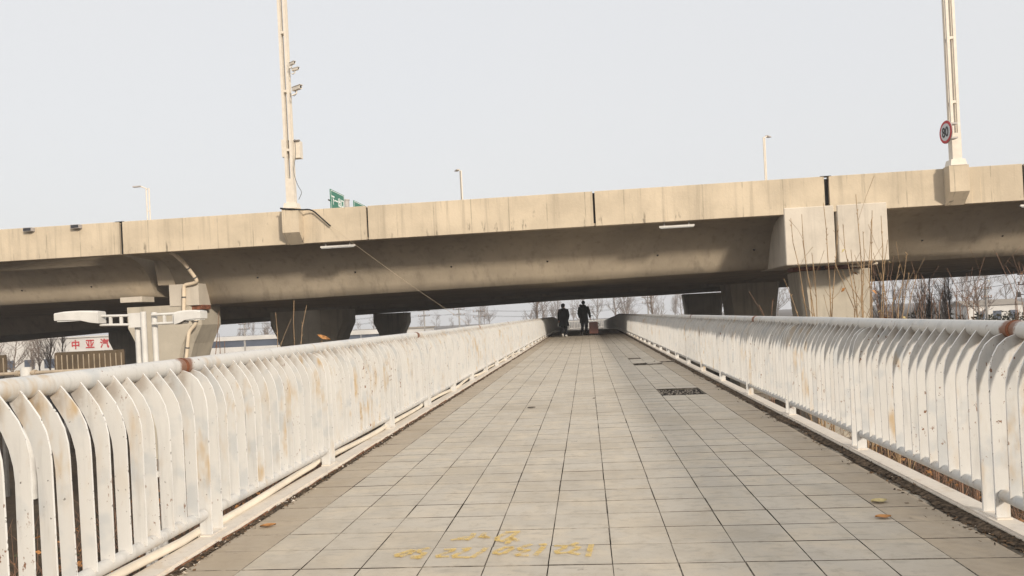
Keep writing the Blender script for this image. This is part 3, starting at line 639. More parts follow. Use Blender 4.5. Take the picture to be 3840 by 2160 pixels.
# green direction signs facing along the road
def green_sign(label, y0, y1, rows):
    t = thing('direction_sign', label, 'road sign', (-15.15, (y0+y1)/2, 6.2)); h = (y1-y0)/2
    MB().box(-.03, .03, -h, h, 0, 3.28).build('panel', 'sign_green', t)
    for a in ((-h+.03, h-.03, 3.20, 3.235), (-h+.03, h-.03, .05, .085)): MB().box(.031, .036, *a).build('border', 'sign_white', t)
    for a in ((-h+.03, -h+.065, .086, 3.199), (h-.065, h-.03, .086, 3.199)): MB().box(.031, .036, *a).build('border', 'sign_white', t)
    for txt, sz, dy, z, sx in rows: put_text(txt, sz, 'sign_white', t, (.036, dy, z), (R(90), 0, R(90)), sx)
    for z in (2.6, 1.9): MB().tube([(-.08, -h-.12, z), (-.08, h+.12, z)], .05, 8).build('beam', 'dark_metal', t)
    return t
green_sign('left green exit sign, its upper half showing above the viaduct parapet', 45.0, 47.6, (('下一出口', .60, 0, 2.62, 1), ('Next', .30, -.45, 2.08, 1), ('Exit', .30, .45, 2.08, 1), ('连霍高速', .60, 0, 1.45, 1)))
green_sign('right green sign, only its top corner showing above the parapet', 49.7, 52.3, (('下出口', .60, 0, 2.62, 1),))
t = thing('sign_post', 'grey round steel post between the two green signs', 'post', (-15.3, 48.6, 4.95))
MB().tube([(0, 0, 0), (0, 0, 4.35)], .19, 16).build('column', 'grey_metal', t); MB().tube([(0, 0, 4.35), (0, 0, 4.42)], .22, 16).build('cap', 'grey_metal', t)
MB().tube([(.0, -1.0, 3.75), (0, 1.1, 3.75)], .055, 8).build('cross_arm', 'dark_metal', t)

# lamps far across the viaduct
def far_lamp(label, x, y, zb, zt, arm, k):
    t = thing('street_lamp', label, 'street lamp', (x, y, zb)); h = zt-zb
    for dx in (-.11, .11): MB().tube([(dx, 0, 0), (dx, 0, h)], .05, 8).build('pole_tube', 'mast_paint', t)
    for q in range(1, int(h/1.6)): MB().box(-.108, .108, -.03, .03, q*1.6, q*1.6+.07).build('spacer', 'mast_paint', t)
    MB().tube([(0, 0, h-.05), (arm*.45, 0, h+.16), (arm*.6, 0, h+.2)], .045, 8).build('arm', 'mast_paint', t)
    a, b_ = sorted((arm*.5, arm*1.1))
    MB().hexa([(a, -.14, h+.14), (b_, -.14, h+.16), (b_, .14, h+.16), (a, .14, h+.14), (a, -.1, h+.24), (b_, -.1, h+.24), (b_, .1, h+.24), (a, .1, h+.24)]).build('lamp_head', 'grey_metal', t)
    t.rotation_euler = (0, 0, k); return t
far_lamp('pale twin-tube street lamp rising behind the parapet at the left', -33.4, 56, interp(FZ, -33)+2.4, 12.5, -1.05, 0)
far_lamp('pale twin-tube street lamp rising behind the middle of the parapet', -8.8, 56, interp(FZ, -8)+2.4, 12.2, -.9, R(-60))
far_lamp('pale twin-tube street lamp rising behind the parapet right of the middle', 13.25, 56, interp(FZ, 13)+2.4, 13.1, 1.0, R(55))

# ------------------------------------------------------------------ double street lamp left of the walkway
t = thing('double_street_lamp', 'white double-headed street lamp just beyond the left railing', 'street lamp', (-9.78, 16, GZ)); D = lambda x, y, z: (x, y, z-GZ)
for dx, dy, zt in ((-.20, .08, 1.36), (.03, -.06, 1.68), (.19, .10, 1.66)): MB().tube([D(dx, dy, GZ-.3), D(dx, dy, zt)], .062, 12).build('pole_tube', 'lamp_paint', t)
for z in (-3.6, -2.0, -.4): MB().box(-.18, .17, -.02, .08, z-GZ, z-GZ+.12).build('spacer', 'lamp_paint', t)
MB().box(-.30, .0, -.09, .02, 1.34-GZ, 1.66-GZ).build('bracket_plate', 'lamp_paint', t)
for a, b_ in ((-1.0, 0.0), (.22, 1.05)):
    for z in (1.60, 1.40): MB().tube([D(a, -.04, z+(.03 if a < 0 else .0)), D(b_, -.04, z)], .03, 8).build('arm_tube', 'lamp_paint', t)
    for q in (.25, .5) if a < 0 else (.35, .62): MB().box(lerp(a, b_, q)-.03, lerp(a, b_, q)+.03, -.06, -.02, 1.41-GZ, 1.62-GZ).build('arm_strut', 'lamp_paint', t)
def head(parent, xa, xb):   # xa inner end, xb outer tip
    rings = []
    for q, (w, z0, z1) in enumerate(((.14, 1.50, 1.765), (.15, 1.53, 1.79), (.155, 1.585, 1.80), (.155, 1.60, 1.80), (.155, 1.605, 1.795), (.155, 1.605, 1.77))):
        x = lerp(xa, xb, q/5); rings.append([D(x, -w, z0), D(x, w, z0), D(x, w, lerp(z0, z1, .86)), D(x, w*.86, z1), D(x, -w*.86, z1), D(x, -w, lerp(z0, z1, .86))])
    o = MB().loft(rings, smooth=False).build('lamp_head', 'lamp_paint', parent); o.location.z = -.03; o.location.y = -.04
    x0, x1 = lerp(xa, xb, .45), lerp(xa, xb, .95)
    MB().box(min(x0, x1), max(x0, x1), -.13, .10, 1.575-GZ, 1.592-GZ).build('lens', 'lens_white', o)
    return o
head(t, -.95, -1.98); h2 = head(t, .80, 1.42); h2.location.z = -.14

# ------------------------------------------------------------------ ribbed panels and pipe rail far left
for lb, xa, xb in (('brown ribbed metal barrier panel left of the flared pier', -20.9, -18.0), ('brown ribbed metal barrier panel cut by the left picture edge', -25.9, -22.95)):
    t = thing('barrier_panel', lb, 'barrier', ((xa+xb)/2, 28, -.1)); h = (xb-xa)/2
    poly = [(-h, 0), (h, 0), (h, .74), (-h+.08, .74), (-h+.02, .71), (-h, .64)]
    MB().prism(poly, 'y', 0, .05).build('sheet', 'brown_panel', t)
    for q in range(13): MB().box(-h+.10+q*(2*h-.2)/12-.012, -h+.10+q*(2*h-.2)/12+.012, -.035, -.001, .02, .62).build('rib', 'panel_rib', t)
    for q in (-h+.3, h-.3): MB().box(q-.06, q+.06, .051, .17, -4.9, .6).build('post', 'dark_metal', t)
t = thing('pipe_barrier', 'tan pipe rail with a stubby round post in front of the ribbed panels', 'barrier', (-21.8, 27.6, GZ))
MB().tube([(0, 0, 0), (0, 0, 5.13)], .20, 16).build('post', 'lamp_paint', t)
MB().tube([(-7, 0, 4.87), (-.2, 0, 4.90)], .07, 8).build('rail', 'tan_pipe', t); MB().tube([(.2, 0, 4.90), (4.5, -.1, 4.93)], .07, 8).build('rail', 'tan_pipe', t)
for s_ in (-1, 1): MB().tube([(s_*.28, 0, 4.90), (s_*.42, 0, 4.90)], .12, 12).build('flange', 'tan_pipe', t)
MB().tube([(-7, .1, 0), (-7, .1, 4.9)], .1, 8).build('post', 'tan_pipe', t); MB().tube([(4.4, -.1, 0), (4.4, -.1, 4.9)], .1, 8).build('post', 'tan_pipe', t)
# ------------------------------------------------------------------ people
def ring(cx, cy, z, rx, ry, n=14): return [(cx+rx*math.cos(2*math.pi*k/n), cy+ry*math.sin(2*math.pi*k/n), z) for k in range(n)]
def skin_mesh(name, verts, edges, radii, root=0, lv=2):
    me = bpy.data.meshes.new(name); me.from_pydata(verts, edges, []); ob = bpy.data.objects.new(name, me); C.objects.link(ob)
    md = ob.modifiers.new('skin', 'SKIN'); md.use_smooth_shade = True; md.branch_smoothing = .4
    sv = me.skin_vertices[0].data
    for i, r_ in enumerate(radii): sv[i].radius = (r_, r_) if not isinstance(r_, tuple) else r_
    for i in range(len(verts)): sv[i].use_root = (i == root)
    ss = ob.modifiers.new('sub', 'SUBSURF'); ss.levels = lv; ss.render_levels = lv
    bpy.context.view_layer.update()
    out = bpy.data.meshes.new_from_object(ob.evaluated_get(bpy.context.evaluated_depsgraph_get())); bpy.data.objects.remove(ob)
    for p in out.polygons: p.use_smooth = True
    return out
def hand_pts(w, d):     # palm end + five finger chains from wrist w along d
    w = Vector(w); d = Vector(d).normalized(); side = Vector((0, 1, 0)); palm = w + d*.07
    ch = []
    for k, l in ((-.03, .065), (-.010, .078), (.010, .072), (.029, .058)):
        a = palm + side*k; ch.append([a + d*l*.5, a + d*l*.85 + Vector((0, 0, -.008))])
    ch.append([w + d*.03 + side*.036, w + d*.065 + side*.05])
    return palm, ch
def person(label, loc, h, coat, joints, hem, hemz, hairmb, extras):
    t = thing('person', label, 'person', loc)
    J = joints; V = []; E_ = []; Rd = []
    def v(p, r_): V.append(tuple(p)); Rd.append(r_); return len(V)-1
    pel = v(J['pelvis'], .125); sp = v(J['waist'], .12); chs = v(J['chest'], .135); nk = v(J['neck'], .055); hb = v(J['jaw'], .075); ht = v(J['crown'], .082)
    E_ += [(pel, sp), (sp, chs), (chs, nk), (nk, hb), (hb, ht)]
    for s_ in ('l', 'r'):
        a = v(J['shoulder_'+s_], .07); b_ = v(J['elbow_'+s_], .048); c_ = v(J['wrist_'+s_], .034); E_ += [(chs, a), (a, b_), (b_, c_)]
        palm, ch = hand_pts(J['wrist_'+s_], Vector(J['wrist_'+s_])-Vector(J['elbow_'+s_])); pi = v(palm, .030); E_.append((c_, pi))
        for q in ch:
            f0 = v(q[0], .010); f1 = v(q[1], .008); E_ += [(pi, f0), (f0, f1)]
        hp = v(J['hip_'+s_], .095); kn = v(J['knee_'+s_], .062); an = v(J['ankle_'+s_], .045); to = v(J['toe_'+s_], .038); E_ += [(pel, hp), (hp, kn), (kn, an), (an, to)]
    me = skin_mesh('body', V, E_, Rd); body = obj('body', me, None, t); me.materials.append(MAT['skin'])
    # trousers, shoes as close sleeves on the legs
    for s_ in ('l', 'r'):
        a, k, an, to = (Vector(J[q+s_]) for q in ('hip_', 'knee_', 'ankle_', 'toe_'))
        MB().tube([a, a.lerp(k, .5), k, k.lerp(an, .5), an+(k-an).normalized()*.02], [.118, .10, .082, .072, .065], 12).build('trouser_leg', 'trouser', t)
        d = (to-an); heel = an - d*.35
        MB().tube([heel+Vector((0, 0, -.015)), an+Vector((0, 0, -.02)), an+d*.6+Vector((0, 0, -.01)), to, to+d*.15], [.045, .055, .05, .046, .02], 10).build('shoe', extras['shoe_'+s_], t)
    # coat
    c0 = Vector(J['chest']); pv = Vector(J['pelvis'])
    mb = MB(); sh = (Vector(J['shoulder_l'])+Vector(J['shoulder_r']))/2
    prof = [(hemz, hem[0], hem[1]), (lerp(hemz, pv.z, .5), lerp(hem[0], .215, .5), lerp(hem[1], .17, .45)), (pv.z, .215, .165), (J['waist'][2], .205, .155), (c0.z, .225, .16), (sh.z, .20, .135), (sh.z+.065, .12, .105), (J['neck'][2]+.02, .085, .085)]
    mb.loft([ring(lerp(pv.x, sh.x, min(1, max(0, (z-pv.z)/.5))), lerp(pv.y, sh.y, min(1, max(0, (z-pv.z)/.5))), z, a, b_) for z, a, b_ in prof])
    for s_ in ('l', 'r'):
        a, b_, c_ = (Vector(J[q+s_]) for q in ('shoulder_', 'elbow_', 'wrist_')); mb.tube([sh.lerp(a, .5), a, a.lerp(b_, .5), b_, b_.lerp(c_, .5), c_], [.10, .098, .088, .078, .066, .058], 12)
    mb.build('coat', coat, t)
    hairmb.build('hair', 'hair', t)
    if 'hood' in extras: extras['hood'].build('hood', extras.get('hoodmat', coat), t)
    return t
def blob(mb, c_, rx, ry, rz, n=14, m_=9, squash=None):
    rings = []
    for i in range(1, m_):
        a = math.pi*i/m_; rings.append(ring(c_[0], c_[1], c_[2]-rz*math.cos(a), rx*math.sin(a), ry*math.sin(a), n))
    return mb.loft(rings)
# man with the suitcase, mid-stride, seen from behind
J = dict(pelvis=(0, 0, .93), waist=(0, .01, 1.12), chest=(0, .02, 1.36), neck=(0, .02, 1.53), jaw=(.0, .045, 1.62), crown=(0, .03, 1.72),
         shoulder_l=(-.20, .02, 1.44), elbow_l=(-.26, .05, 1.16), wrist_l=(-.22, .16, .95), shoulder_r=(.20, .02, 1.44), elbow_r=(.28, -.06, 1.17), wrist_r=(.32, -.14, .93),
         hip_l=(-.095, 0, .90), knee_l=(-.10, .03, .49), ankle_l=(-.13, -.26, .17), toe_l=(-.13, -.20, .04), hip_r=(.095, 0, .90), knee_r=(.10, .10, .48), ankle_r=(.10, .06, .085), toe_r=(.11, .20, .04))
hr = blob(MB(), (0, .015, 1.725), .098, .112, .105)
hood = blob(MB(), (-.02, -.07, 1.53), .17, .11, .095); blob(hood, (-.15, -.03, 1.575), .075, .08, .07)
person('person in a long dark parka pulling a suitcase, right of the two, seen from behind', (-.14, 40.0, 0), 1.82, 'coat_olive', J, (.235, .185), .66, hr, {'shoe_l': 'shoe_dark', 'shoe_r': 'shoe_dark', 'hood': hood, 'hoodmat': 'fur'})
# woman with a bag, head turned right
J = dict(pelvis=(0, 0, .88), waist=(0, 0, 1.06), chest=(0, .01, 1.28), neck=(.0, .01, 1.44), jaw=(.025, .025, 1.53), crown=(.01, .02, 1.63),
         shoulder_l=(-.175, .01, 1.36), elbow_l=(-.24, -.01, 1.09), wrist_l=(-.25, .05, .86), shoulder_r=(.175, .01, 1.36), elbow_r=(.235, .0, 1.09), wrist_r=(.20, .12, .90),
         hip_l=(-.09, 0, .86), knee_l=(-.08, .08, .47), ankle_l=(-.08, -.16, .14), toe_l=(-.08, -.07, .05), hip_r=(.09, 0, .86), knee_r=(.09, .06, .46), ankle_r=(.09, -.02, .085), toe_r=(.11, .12, .04))
hr = blob(MB(), (-.005, .0, 1.625), .105, .118, .105); blob(hr, (-.03, -.02, 1.555), .085, .095, .07)
collar = MB().loft([ring(0, .0, 1.38, .15, .115), ring(0, -.005, 1.44, .135, .115), ring(0, -.005, 1.475, .115, .105), ring(0, .0, 1.48, .09, .085)])
person('left walker, short bob, long black coat, carrying a small white bag', (-1.17, 38.9, 0), 1.72, 'coat_black', J, (.285, .21), .56, hr, {'shoe_l': 'shoe_white', 'shoe_r': 'shoe_white', 'hood': collar})
t = thing('hand_bag', 'small white plastic bag hanging from the left hand of the left walker', 'bag', (-1.43, 38.95, .55))
MB().loft([ring(0, 0, 0, .045, .03), ring(0, 0, .08, .075, .045), ring(0, 0, .15, .06, .035), ring(0, 0, .19, .02, .015)]).build('sack', 'bag_white', t); MB().tube([(0, 0, .19), (.01, .0, .24)], .008, 6).build('handle', 'bag_white', t)
t = thing('suitcase', 'reddish brown upright trolley suitcase beside the right walker', 'suitcase', (.34, 39.78, 0)); t.scale = (1.1, 1.1, 1.1)
o = MB().loft([[(-.21+i, -.13+i, z), (.21-i, -.13+i, z), (.21-i, .13-i, z), (-.21+i, .13-i, z)] for z, i in ((.075, .03), (.10, 0), (.60, 0), (.63, .03))], smooth=False).build('shell', 'suitcase', t)
for x in (-.12, -.04, .04, .12): MB().box(x-.012, x+.012, -.137, -.1295, .12, .58).build('rib', 'suitcase', o)
for x in (-.16, .16):
    for y in (-.09, .09): MB().tube([(x-.015, y, .036), (x+.015, y, .036)], .036, 10).build('wheel', 'rubber', t); MB().box(x-.02, x+.02, y-.02, y+.02, .05, .078).build('wheel_fork', 'dark_metal', t)
for x in (-.09, .05): MB().tube([(x, .11, .62), (x-.07, .03, .93)], .008, 6).build('trolley_tube', 'dark_metal', t)
MB().tube([(-.17, .03, .93), (-.01, .03, .93)], .013, 8).build('grip', 'rubber', t)
MB().tube(bend([(.20, 0, .56), (.27, 0, .54), (.27, 0, .40), (.21, 0, .38)], .04), .014, 8).build('side_handle', 'rubber', t)

# ------------------------------------------------------------------ bare trees
def grow(seed, h, kind):
    rg = random.Random(seed); tr, cw = MB(), MB()
    lean = Vector((rg.uniform(-.04, .04), rg.uniform(-.04, .04), 1)).normalized()
    path = []; p = Vector((0, 0, -.3)); d = lean.copy(); n = 9
    for i in range(n+1):
        path.append(p.copy()); d = (d + Vector((rg.uniform(-.06, .06), rg.uniform(-.06, .06), .05))).normalized(); p = p + d*(h*1.0)/n
    r0 = h*.0155 if kind != 'poplar' else h*.012
    rad = [r0*(1-i/n)**.8 + .012 for i in range(n+1)]
    tr.tube(path, rad, 7)
    def at(q):
        q = min(.999, max(0, q))*n; i = int(q); return path[i].lerp(path[i+1], q-i), rad[i]
    def limb(mb, p0, d0, L, r_, depth):
        pts = [p0]; d = d0.copy(); p = p0.copy(); k = 4 if depth < 2 else 3
        for i in range(k):
            d = (d + Vector((rg.uniform(-.22, .22), rg.uniform(-.22, .22), .16 if kind == 'poplar' else .07))).normalized(); p = p + d*L/k; pts.append(p.copy())
        mb.tube(pts, [max(.007, r_*(1-.8*i/k)) for i in range(k+1)], 4 if depth == 0 else 3, caps=False)
        if depth >= 2: return
        m_ = (6 if kind == 'poplar' else 7) if depth == 0 else 4
        for j in range(m_):
            q = rg.uniform(.25, 1.0)*k; i = min(k-1, int(q)); pp = pts[i].lerp(pts[i+1], q-i)
            dd = (pts[i+1]-pts[i]).normalized(); sd = Vector((rg.uniform(-1, 1), rg.uniform(-1, 1), rg.uniform(-.3, .9))).normalized()
            limb(mb, pp, (dd*(1.1 if kind == 'poplar' else .8) + sd*.8).normalized(), L*rg.uniform(.35, .6), r_*.5, depth+1)
    nb = 26 if kind == 'poplar' else 20
    for j in range(nb):
        q = rg.uniform(.18 if kind == 'poplar' else .25, .98); p0, rr_ = at(q); a = rg.uniform(0, 6.28); el = rg.uniform(.9, 1.25) if kind == 'poplar' else rg.uniform(.35, 1.0)
        d0 = Vector((math.cos(a)*math.cos(el), math.sin(a)*math.cos(el), math.sin(el)))
        L = h*((.30 if kind == 'poplar' else .42)*(1-q*.6))*rg.uniform(.7, 1.15)
        limb(cw, p0, d0, L, rr_*.55, 0)
    a, b_ = tr.mesh('trunk'), cw.mesh('crown'); return a, b_
PROTO = {}
for k in range(4): PROTO['poplar', k] = grow(100+k, 12, 'poplar')
for k in range(4): PROTO['spread', k] = grow(200+k, 11, 'spread')
for (kd, k), (a, b_) in PROTO.items():
    a.materials.append(MAT['bark' if kd == 'spread' else 'pale_bark']); b_.materials.append(MAT['twig'])
def tree(kd, k, x, y, s_, label, group, rz=None):
    t = thing('bare_tree', label, 'tree', (x, y, ground_z(x, y)), group); t.rotation_euler = (0, 0, rz if rz is not None else rnd(0, 6.28)); t.scale = (s_*rnd(.9, 1.1), s_*rnd(.9, 1.1), s_)
    obj('trunk', PROTO[kd, k][0], None, t); obj('crown', PROTO[kd, k][1], None, t); return t
for i in range(30):     # mist-grey wood beyond the walkway
    y = rnd(190, 420); x = -25 + 75*(i/29)*1.3 + rnd(-6, 6)
    tree(random.choice(('poplar', 'spread', 'spread')), i % 4, x*y/190, y, rnd(.95, 1.5), 'bare tree in the misty wood beyond the far end of the walkway', 'trees in the misty wood')
tree('spread', 1, -8.5, 128, 1.15, 'spreading bare tree seen just left of the two walkers', None); tree('spread', 2, 11.5, 135, 1.2, 'spreading bare tree seen just right of the two walkers', None)
for i in range(9): y = rnd(80, 110); tree(random.choice(('poplar', 'poplar', 'spread')), i % 4, -(79-i*1.55)*y/90 + rnd(-1, 1), y, rnd(.62, .95), 'bare tree in front of the red lettered building at the far left', 'trees at the far left')
for i in range(9): y = rnd(66, 100); tree('poplar', i % 4, (30.5+i*1.35)*y/90 + rnd(-.6, .6), y, rnd(.62, .95), 'bare upright tree in the thicket right of the sunlit pier', 'trees right of the sunlit pier')
tree('spread', 0, 53.5, 110, .98, 'lone bare tree standing behind the hedge at the right', None)
for i in range(9): y = rnd(230, 330); tree('spread', i % 4, (66+i*4)*y/150, y, rnd(.9, 1.4), 'faint bare tree in the haze at the far right', 'hazy trees at the far right')
for i in range(8): tree(('poplar', 'spread')[i % 2], i % 4, -98+i*3.2+rnd(-1, 1), rnd(176, 200), rnd(.65, .85), 'thin bare tree rising behind the long low shed', 'trees behind the shed')
for i in range(14): y = rnd(260, 380); tree('spread', i % 4, (-62+i*3.2)*y/150, y, rnd(.55, .9), 'faint bare tree in the haze behind the power poles', 'hazy trees behind the power poles')
# evergreen hedge bushes at the right
for i in range(9):
    x = 38.5 + i*2.5; y = 100 + rnd(-2, 2); t = thing('hedge_bush', 'dark evergreen bush in the row below the lone tree at the right', 'bush', (x, y, ground_z(x, y)), 'hedge bushes at the right')
    mb = MB(); hh = rnd(3.5, 4.5)
    for q in range(520):
        a, b_ = rnd(0, 6.28), random.random(); rr_ = (b_**.4)*1.75; z = .3 + hh*random.random()*(1-(rr_/1.9)**3*.5)
        p = Vector((rr_*math.cos(a), rr_*math.sin(a), z)); u = Vector((rnd(-1, 1), rnd(-1, 1), rnd(-1, 1))).normalized()*rnd(.12, .26); w = u.cross(Vector((rnd(-1, 1), rnd(-1, 1), rnd(-1, 1)))).normalized()*rnd(.08, .18)
        mb.add([p-u, p+w, p+u, p-w], [(0, 1, 2, 3)])
    mb.build('foliage', 'evergreen', t, fix=False); MB().tube([(0, 0, -.2), (.1, 0, hh*.5), (0, .1, hh*.8)], [.12, .09, .03], 6).build('stem', 'bark', t)

# ------------------------------------------------------------------ saplings close to the walkway
def sapling(label, bx, by, stems, mat='sapling_bark', r0=.029, leaves=3, group=None):
    gz = ground_z(bx, by); t = thing('sapling', label, 'sapling', (bx, by, gz), group)
    for (xm, xt, zt, dy) in stems:
        ps = []; n = 18; wob = 0
        for q in range(n+1):
            k = q/n; z = lerp(gz-.1, zt, k); zm = .95
            wob = wob*.7 + rnd(-.022, .022)
            x = lerp(bx, xm, max(0, min(1, (z-gz)/(zm-gz)))**1.1) if z < zm else lerp(xm, xt, (z-zm)/max(.2, zt-zm))
            ps.append(Vector((x-bx + wob + rnd(-.01, .01), dy*k + rnd(-.02, .02), z-gz)))
        rad = [lerp(r0, .0045, (q/n)**.75) for q in range(n+1)]
        mb = MB().tube(ps, rad, 6)
        for q in range(3, n*2):       # buds along the stem
            k = rnd(.35, 1)*n; i = min(n-1, int(k)); p = ps[i].lerp(ps[i+1], k-i); d = Vector((rnd(-1, 1), rnd(-1, 1), 1)).normalized()*rnd(.02, .045); mb.tube([p, p+d], [.007, .003], 4, caps=False)
        for q in range(6):            # side shoots
            i = random.randint(8, n-1); d = Vector((rnd(-.75, .75), rnd(-.6, .6), 1)).normalized()*rnd(.2, .75); p = ps[i]
            mb.tube([p, p+d*.5+Vector((rnd(-.03, .03), 0, 0)), p+d], [rad[i]*.55, rad[i]*.4, .004], 4, caps=False)
        mb.build('stem', mat, t, fix=False)
        for q in range(random.randint(0, 1)):
            i = random.randint(11, n); p = ps[i]; lf = MB(); s_ = rnd(.06, .10); u = Vector((rnd(-1, 1), rnd(-.5, .5), -.3)).normalized()*s_; w = Vector((rnd(-.4, .4), rnd(-1, 1), -.5)).normalized()*s_*.6
            lf.add([p, p+u*.5+w*.6, p+u+Vector((0, 0, -.02)), p+u*.5-w*.5], [(0, 1, 2, 3)]).build('leaf', 'pale_leaf' if random.random() < .5 else 'dry_leaf', t, fix=False)
    return t
sapling('bare many-stemmed sapling in front of the left edge of the sunlit pier', 3.85, 13.0, [(3.69, 3.51, 2.61, .3), (3.75, 3.66, 2.64, .1), (3.95, 3.88, 2.76, -.3), (3.66, 3.52, 2.16, -.4), (3.9, 3.86, 2.01, .4), (4.05, 4.30, 2.43, .2), (3.5, 3.25, 1.59, 0)])
sapling('tallest bare sapling in front of the middle of the sunlit pier', 4.40, 12.8, [(4.42, 4.26, 2.43, .2), (4.44, 4.44, 2.88, 0), (4.50, 4.59, 2.57, -.3), (4.55, 4.65, 2.3, .3), (4.46, 4.47, 2.02, .5), (4.35, 4.10, 1.75, .1)])
sapling('bare sapling in front of the right edge of the sunlit pier', 4.85, 13.2, [(4.72, 4.82, 2.51, .1), (4.84, 4.89, 2.53, -.2), (4.92, 5.11, 2.16, .2), (4.70, 4.73, 1.86, .4), (5.0, 5.17, 1.88, -.4)])
sapling('bare sapling just right of the sunlit pier', 5.25, 13.4, [(5.15, 5.33, 1.74, .1), (5.22, 5.36, 1.58, -.2), (5.45, 5.67, 1.54, .3), (5.1, 5.02, 1.62, .2)])
sapling('lone short bare sapling above the right railing', 5.95, 13.0, [(5.98, 6.02, 1.22, 0), (5.93, 5.9, 1.08, .2)], 'red_twig')
sapling('slight reddish sapling left of the sunlit pier', 3.05, 13.2, [(3.02, 2.87, 1.17, 0), (3.15, 3.22, 1.25, .2)], 'red_twig', .02)
for i in range(12):
    x = 4.6+rnd(0, 3.6)*1.0; y = rnd(17, 27); x = x*y/13
    sapling('reddish bare brush behind the right railing', x, y, [(x+rnd(-.3, .3), x+rnd(-.6, .6), rnd(1.2, 2.0)*y/17*.9, rnd(-.3, .3)) for q in range(4)], 'red_twig', .022, group='brush behind the right railing')
sapling('reddish bare sapling standing behind the left railing, left of the wide dark pier', -6.1, 12.0, [(-6.12, -6.05, 1.5, 0), (-6.14, -6.15, 1.13, .2), (-6.0, -5.9, 1.0, .1)], 'red_twig', .024)
sapling('three thin bare stems in front of the wide dark pier', -4.85, 12.0, [(-5.05, -5.09, 1.43, 0), (-4.80, -4.79, 1.61, .1), (-4.62, -4.53, 1.52, -.1)], 'sapling_bark', .024)
leaf_obj('curled_leaf', -4.27, 12.0, .97, .22, 'dry_leaf', (.3, .4, .2), 'curled brown leaf showing over the left railing, by the wide dark pier')
MB_ = MB().tube([(-4.27, 12.0, ground_z(-4.27, 12)), (-4.33, 12.02, -1), (-4.30, 12.0, .97)], [.02, .014, .006], 5).build('leaf_stalk', 'sapling_bark'); tag(MB_, 'bare stalk carrying the curled brown leaf', 'stalk')

# undergrowth on the ground on both sides
tw = MB(); lv = MB(); lv2 = MB()
for i in range(5200):
    sd = -1 if i % 2 else 1; x = sd*rnd(2.7, 15); y = rnd(1.0, 34); gz = ground_z(x, y); L = rnd(.8, 2.4)
    if 8.6 < abs(x) < 12.2 and y > 32: continue
    d = Vector((rnd(-.7, .7), rnd(-.7, .7), 1)).normalized(); p = Vector((x, y, gz)); q = p+d*L*.5; e = q + (d+Vector((rnd(-.5, .5), rnd(-.5, .5), rnd(-.4, .2)))).normalized()*L*.5
    tw.tube([p, q, e], [.013, .009, .004], 3, caps=False)
    for k in range(2):
        c_ = q.lerp(e, random.random()) + Vector((rnd(-.2, .2), rnd(-.2, .2), rnd(-.3, .1))); s_ = rnd(.04, .10); u = Vector((rnd(-1, 1), rnd(-1, 1), rnd(-.5, .5))).normalized()*s_; w = Vector((rnd(-1, 1), rnd(-1, 1), rnd(-1, 1))).normalized()*s_*.6
        (lv if random.random() < .6 else lv2).add([c_-u, c_+w, c_+u, c_-w], [(0, 1, 2, 3)])
tag(tw.build('undergrowth', 'red_twig', None, fix=False), 'tangled dry brush on the ground below the walkway', None, kind='stuff')
tag(lv.build('dry_leaves', 'dry_leaf', None, fix=False), 'dead brown leaves caught in the brush below the walkway', None, kind='stuff')
tag(lv2.build('weeds', 'evergreen', None, fix=False), 'dark green weeds in the brush below the walkway', None, kind='stuff')
for i in range(5):    # brown leaves caught under the right railing
    leaf_obj('caught_leaf', 2.36+rnd(0, .12), 3.75+i*.12+rnd(-.05, .05), .02+rnd(-.08, .06), rnd(.12, .18), 'dry_leaf' if i % 2 else 'pale_leaf', (rnd(.6, 1.3), rnd(-.5, .5), rnd(0, 6)), 'brown dead leaf caught under the right railing beside the nearest post', group='leaves under the right railing')
sapling('bare shrub whose twigs hold dead leaves just outside the right railing', 2.75, 4.0, [(2.6, 2.45, .12, .1), (2.7, 2.55, .02, -.3), (2.8, 2.6, .1, .5), (2.6, 2.5, .15, .9)], 'red_twig', .018)

# ------------------------------------------------------------------ buildings far off
t = thing('lettered_building', 'pale flat-roofed building with large red characters on its front', 'building', (-100, 138, GZ))
MB().box(-40, 16.5, -8, 8, -.5, 6.2).build('wall', 'white_wall', t); MB().box(-40.3, 16.8, -8.3, 8.3, 6.201, 6.45).build('roof', 'white_wall', t)
for q in range(14): o = MB().box(-38+q*3.9, -36+q*3.9, -8.06, -8.001, .9, 2.6).build('window', 'blue_wall', t)
for txt, x in (('中', -92.7+100), ('亚', -89.9+100), ('汽', -87.1+100), ('车', -84.3+100)): put_text(txt, 1.75, 'sign_red', t, (x, -8.12, 4.85), (R(90), 0, 0))
t = thing('long_shed', 'long low shed with a white eaves band and dark blue front', 'building', (-62, 156, GZ))
MB().box(-24, 22, -6, 6, 2.7, 4.05).build('wall', 'blue_wall', t); MB().box(-24.2, 22.2, -6.3, 6.3, 4.051, 4.85).build('eaves', 'white_wall', t); MB().box(-24, 22, -6.02, 6, -.5, 2.699).build('base_wall', 'white_wall', t)
for q in range(4): MB().box(-20.5+q*12.3, -20.4+q*12.3, -6.1, -6.021, -.4, 4.0).build('pilaster', 'white_wall', t)
t = thing('low_white_building', 'low white building showing between the two dark left piers', 'building', (-47, 172, GZ)); MB().box(-13, 11, -5, 5, -.5, 4.6).build('wall', 'white_wall', t); MB().box(-13.3, 11.3, -5.3, 5.3, 4.601, 4.9).build('roof', 'slab_concrete', t)
for q in range(7): MB().box(-11.5+q*3.2, -10+q*3.2, -5.05, -5.001, 1.2, 3.2).build('window', 'blue_wall', t)
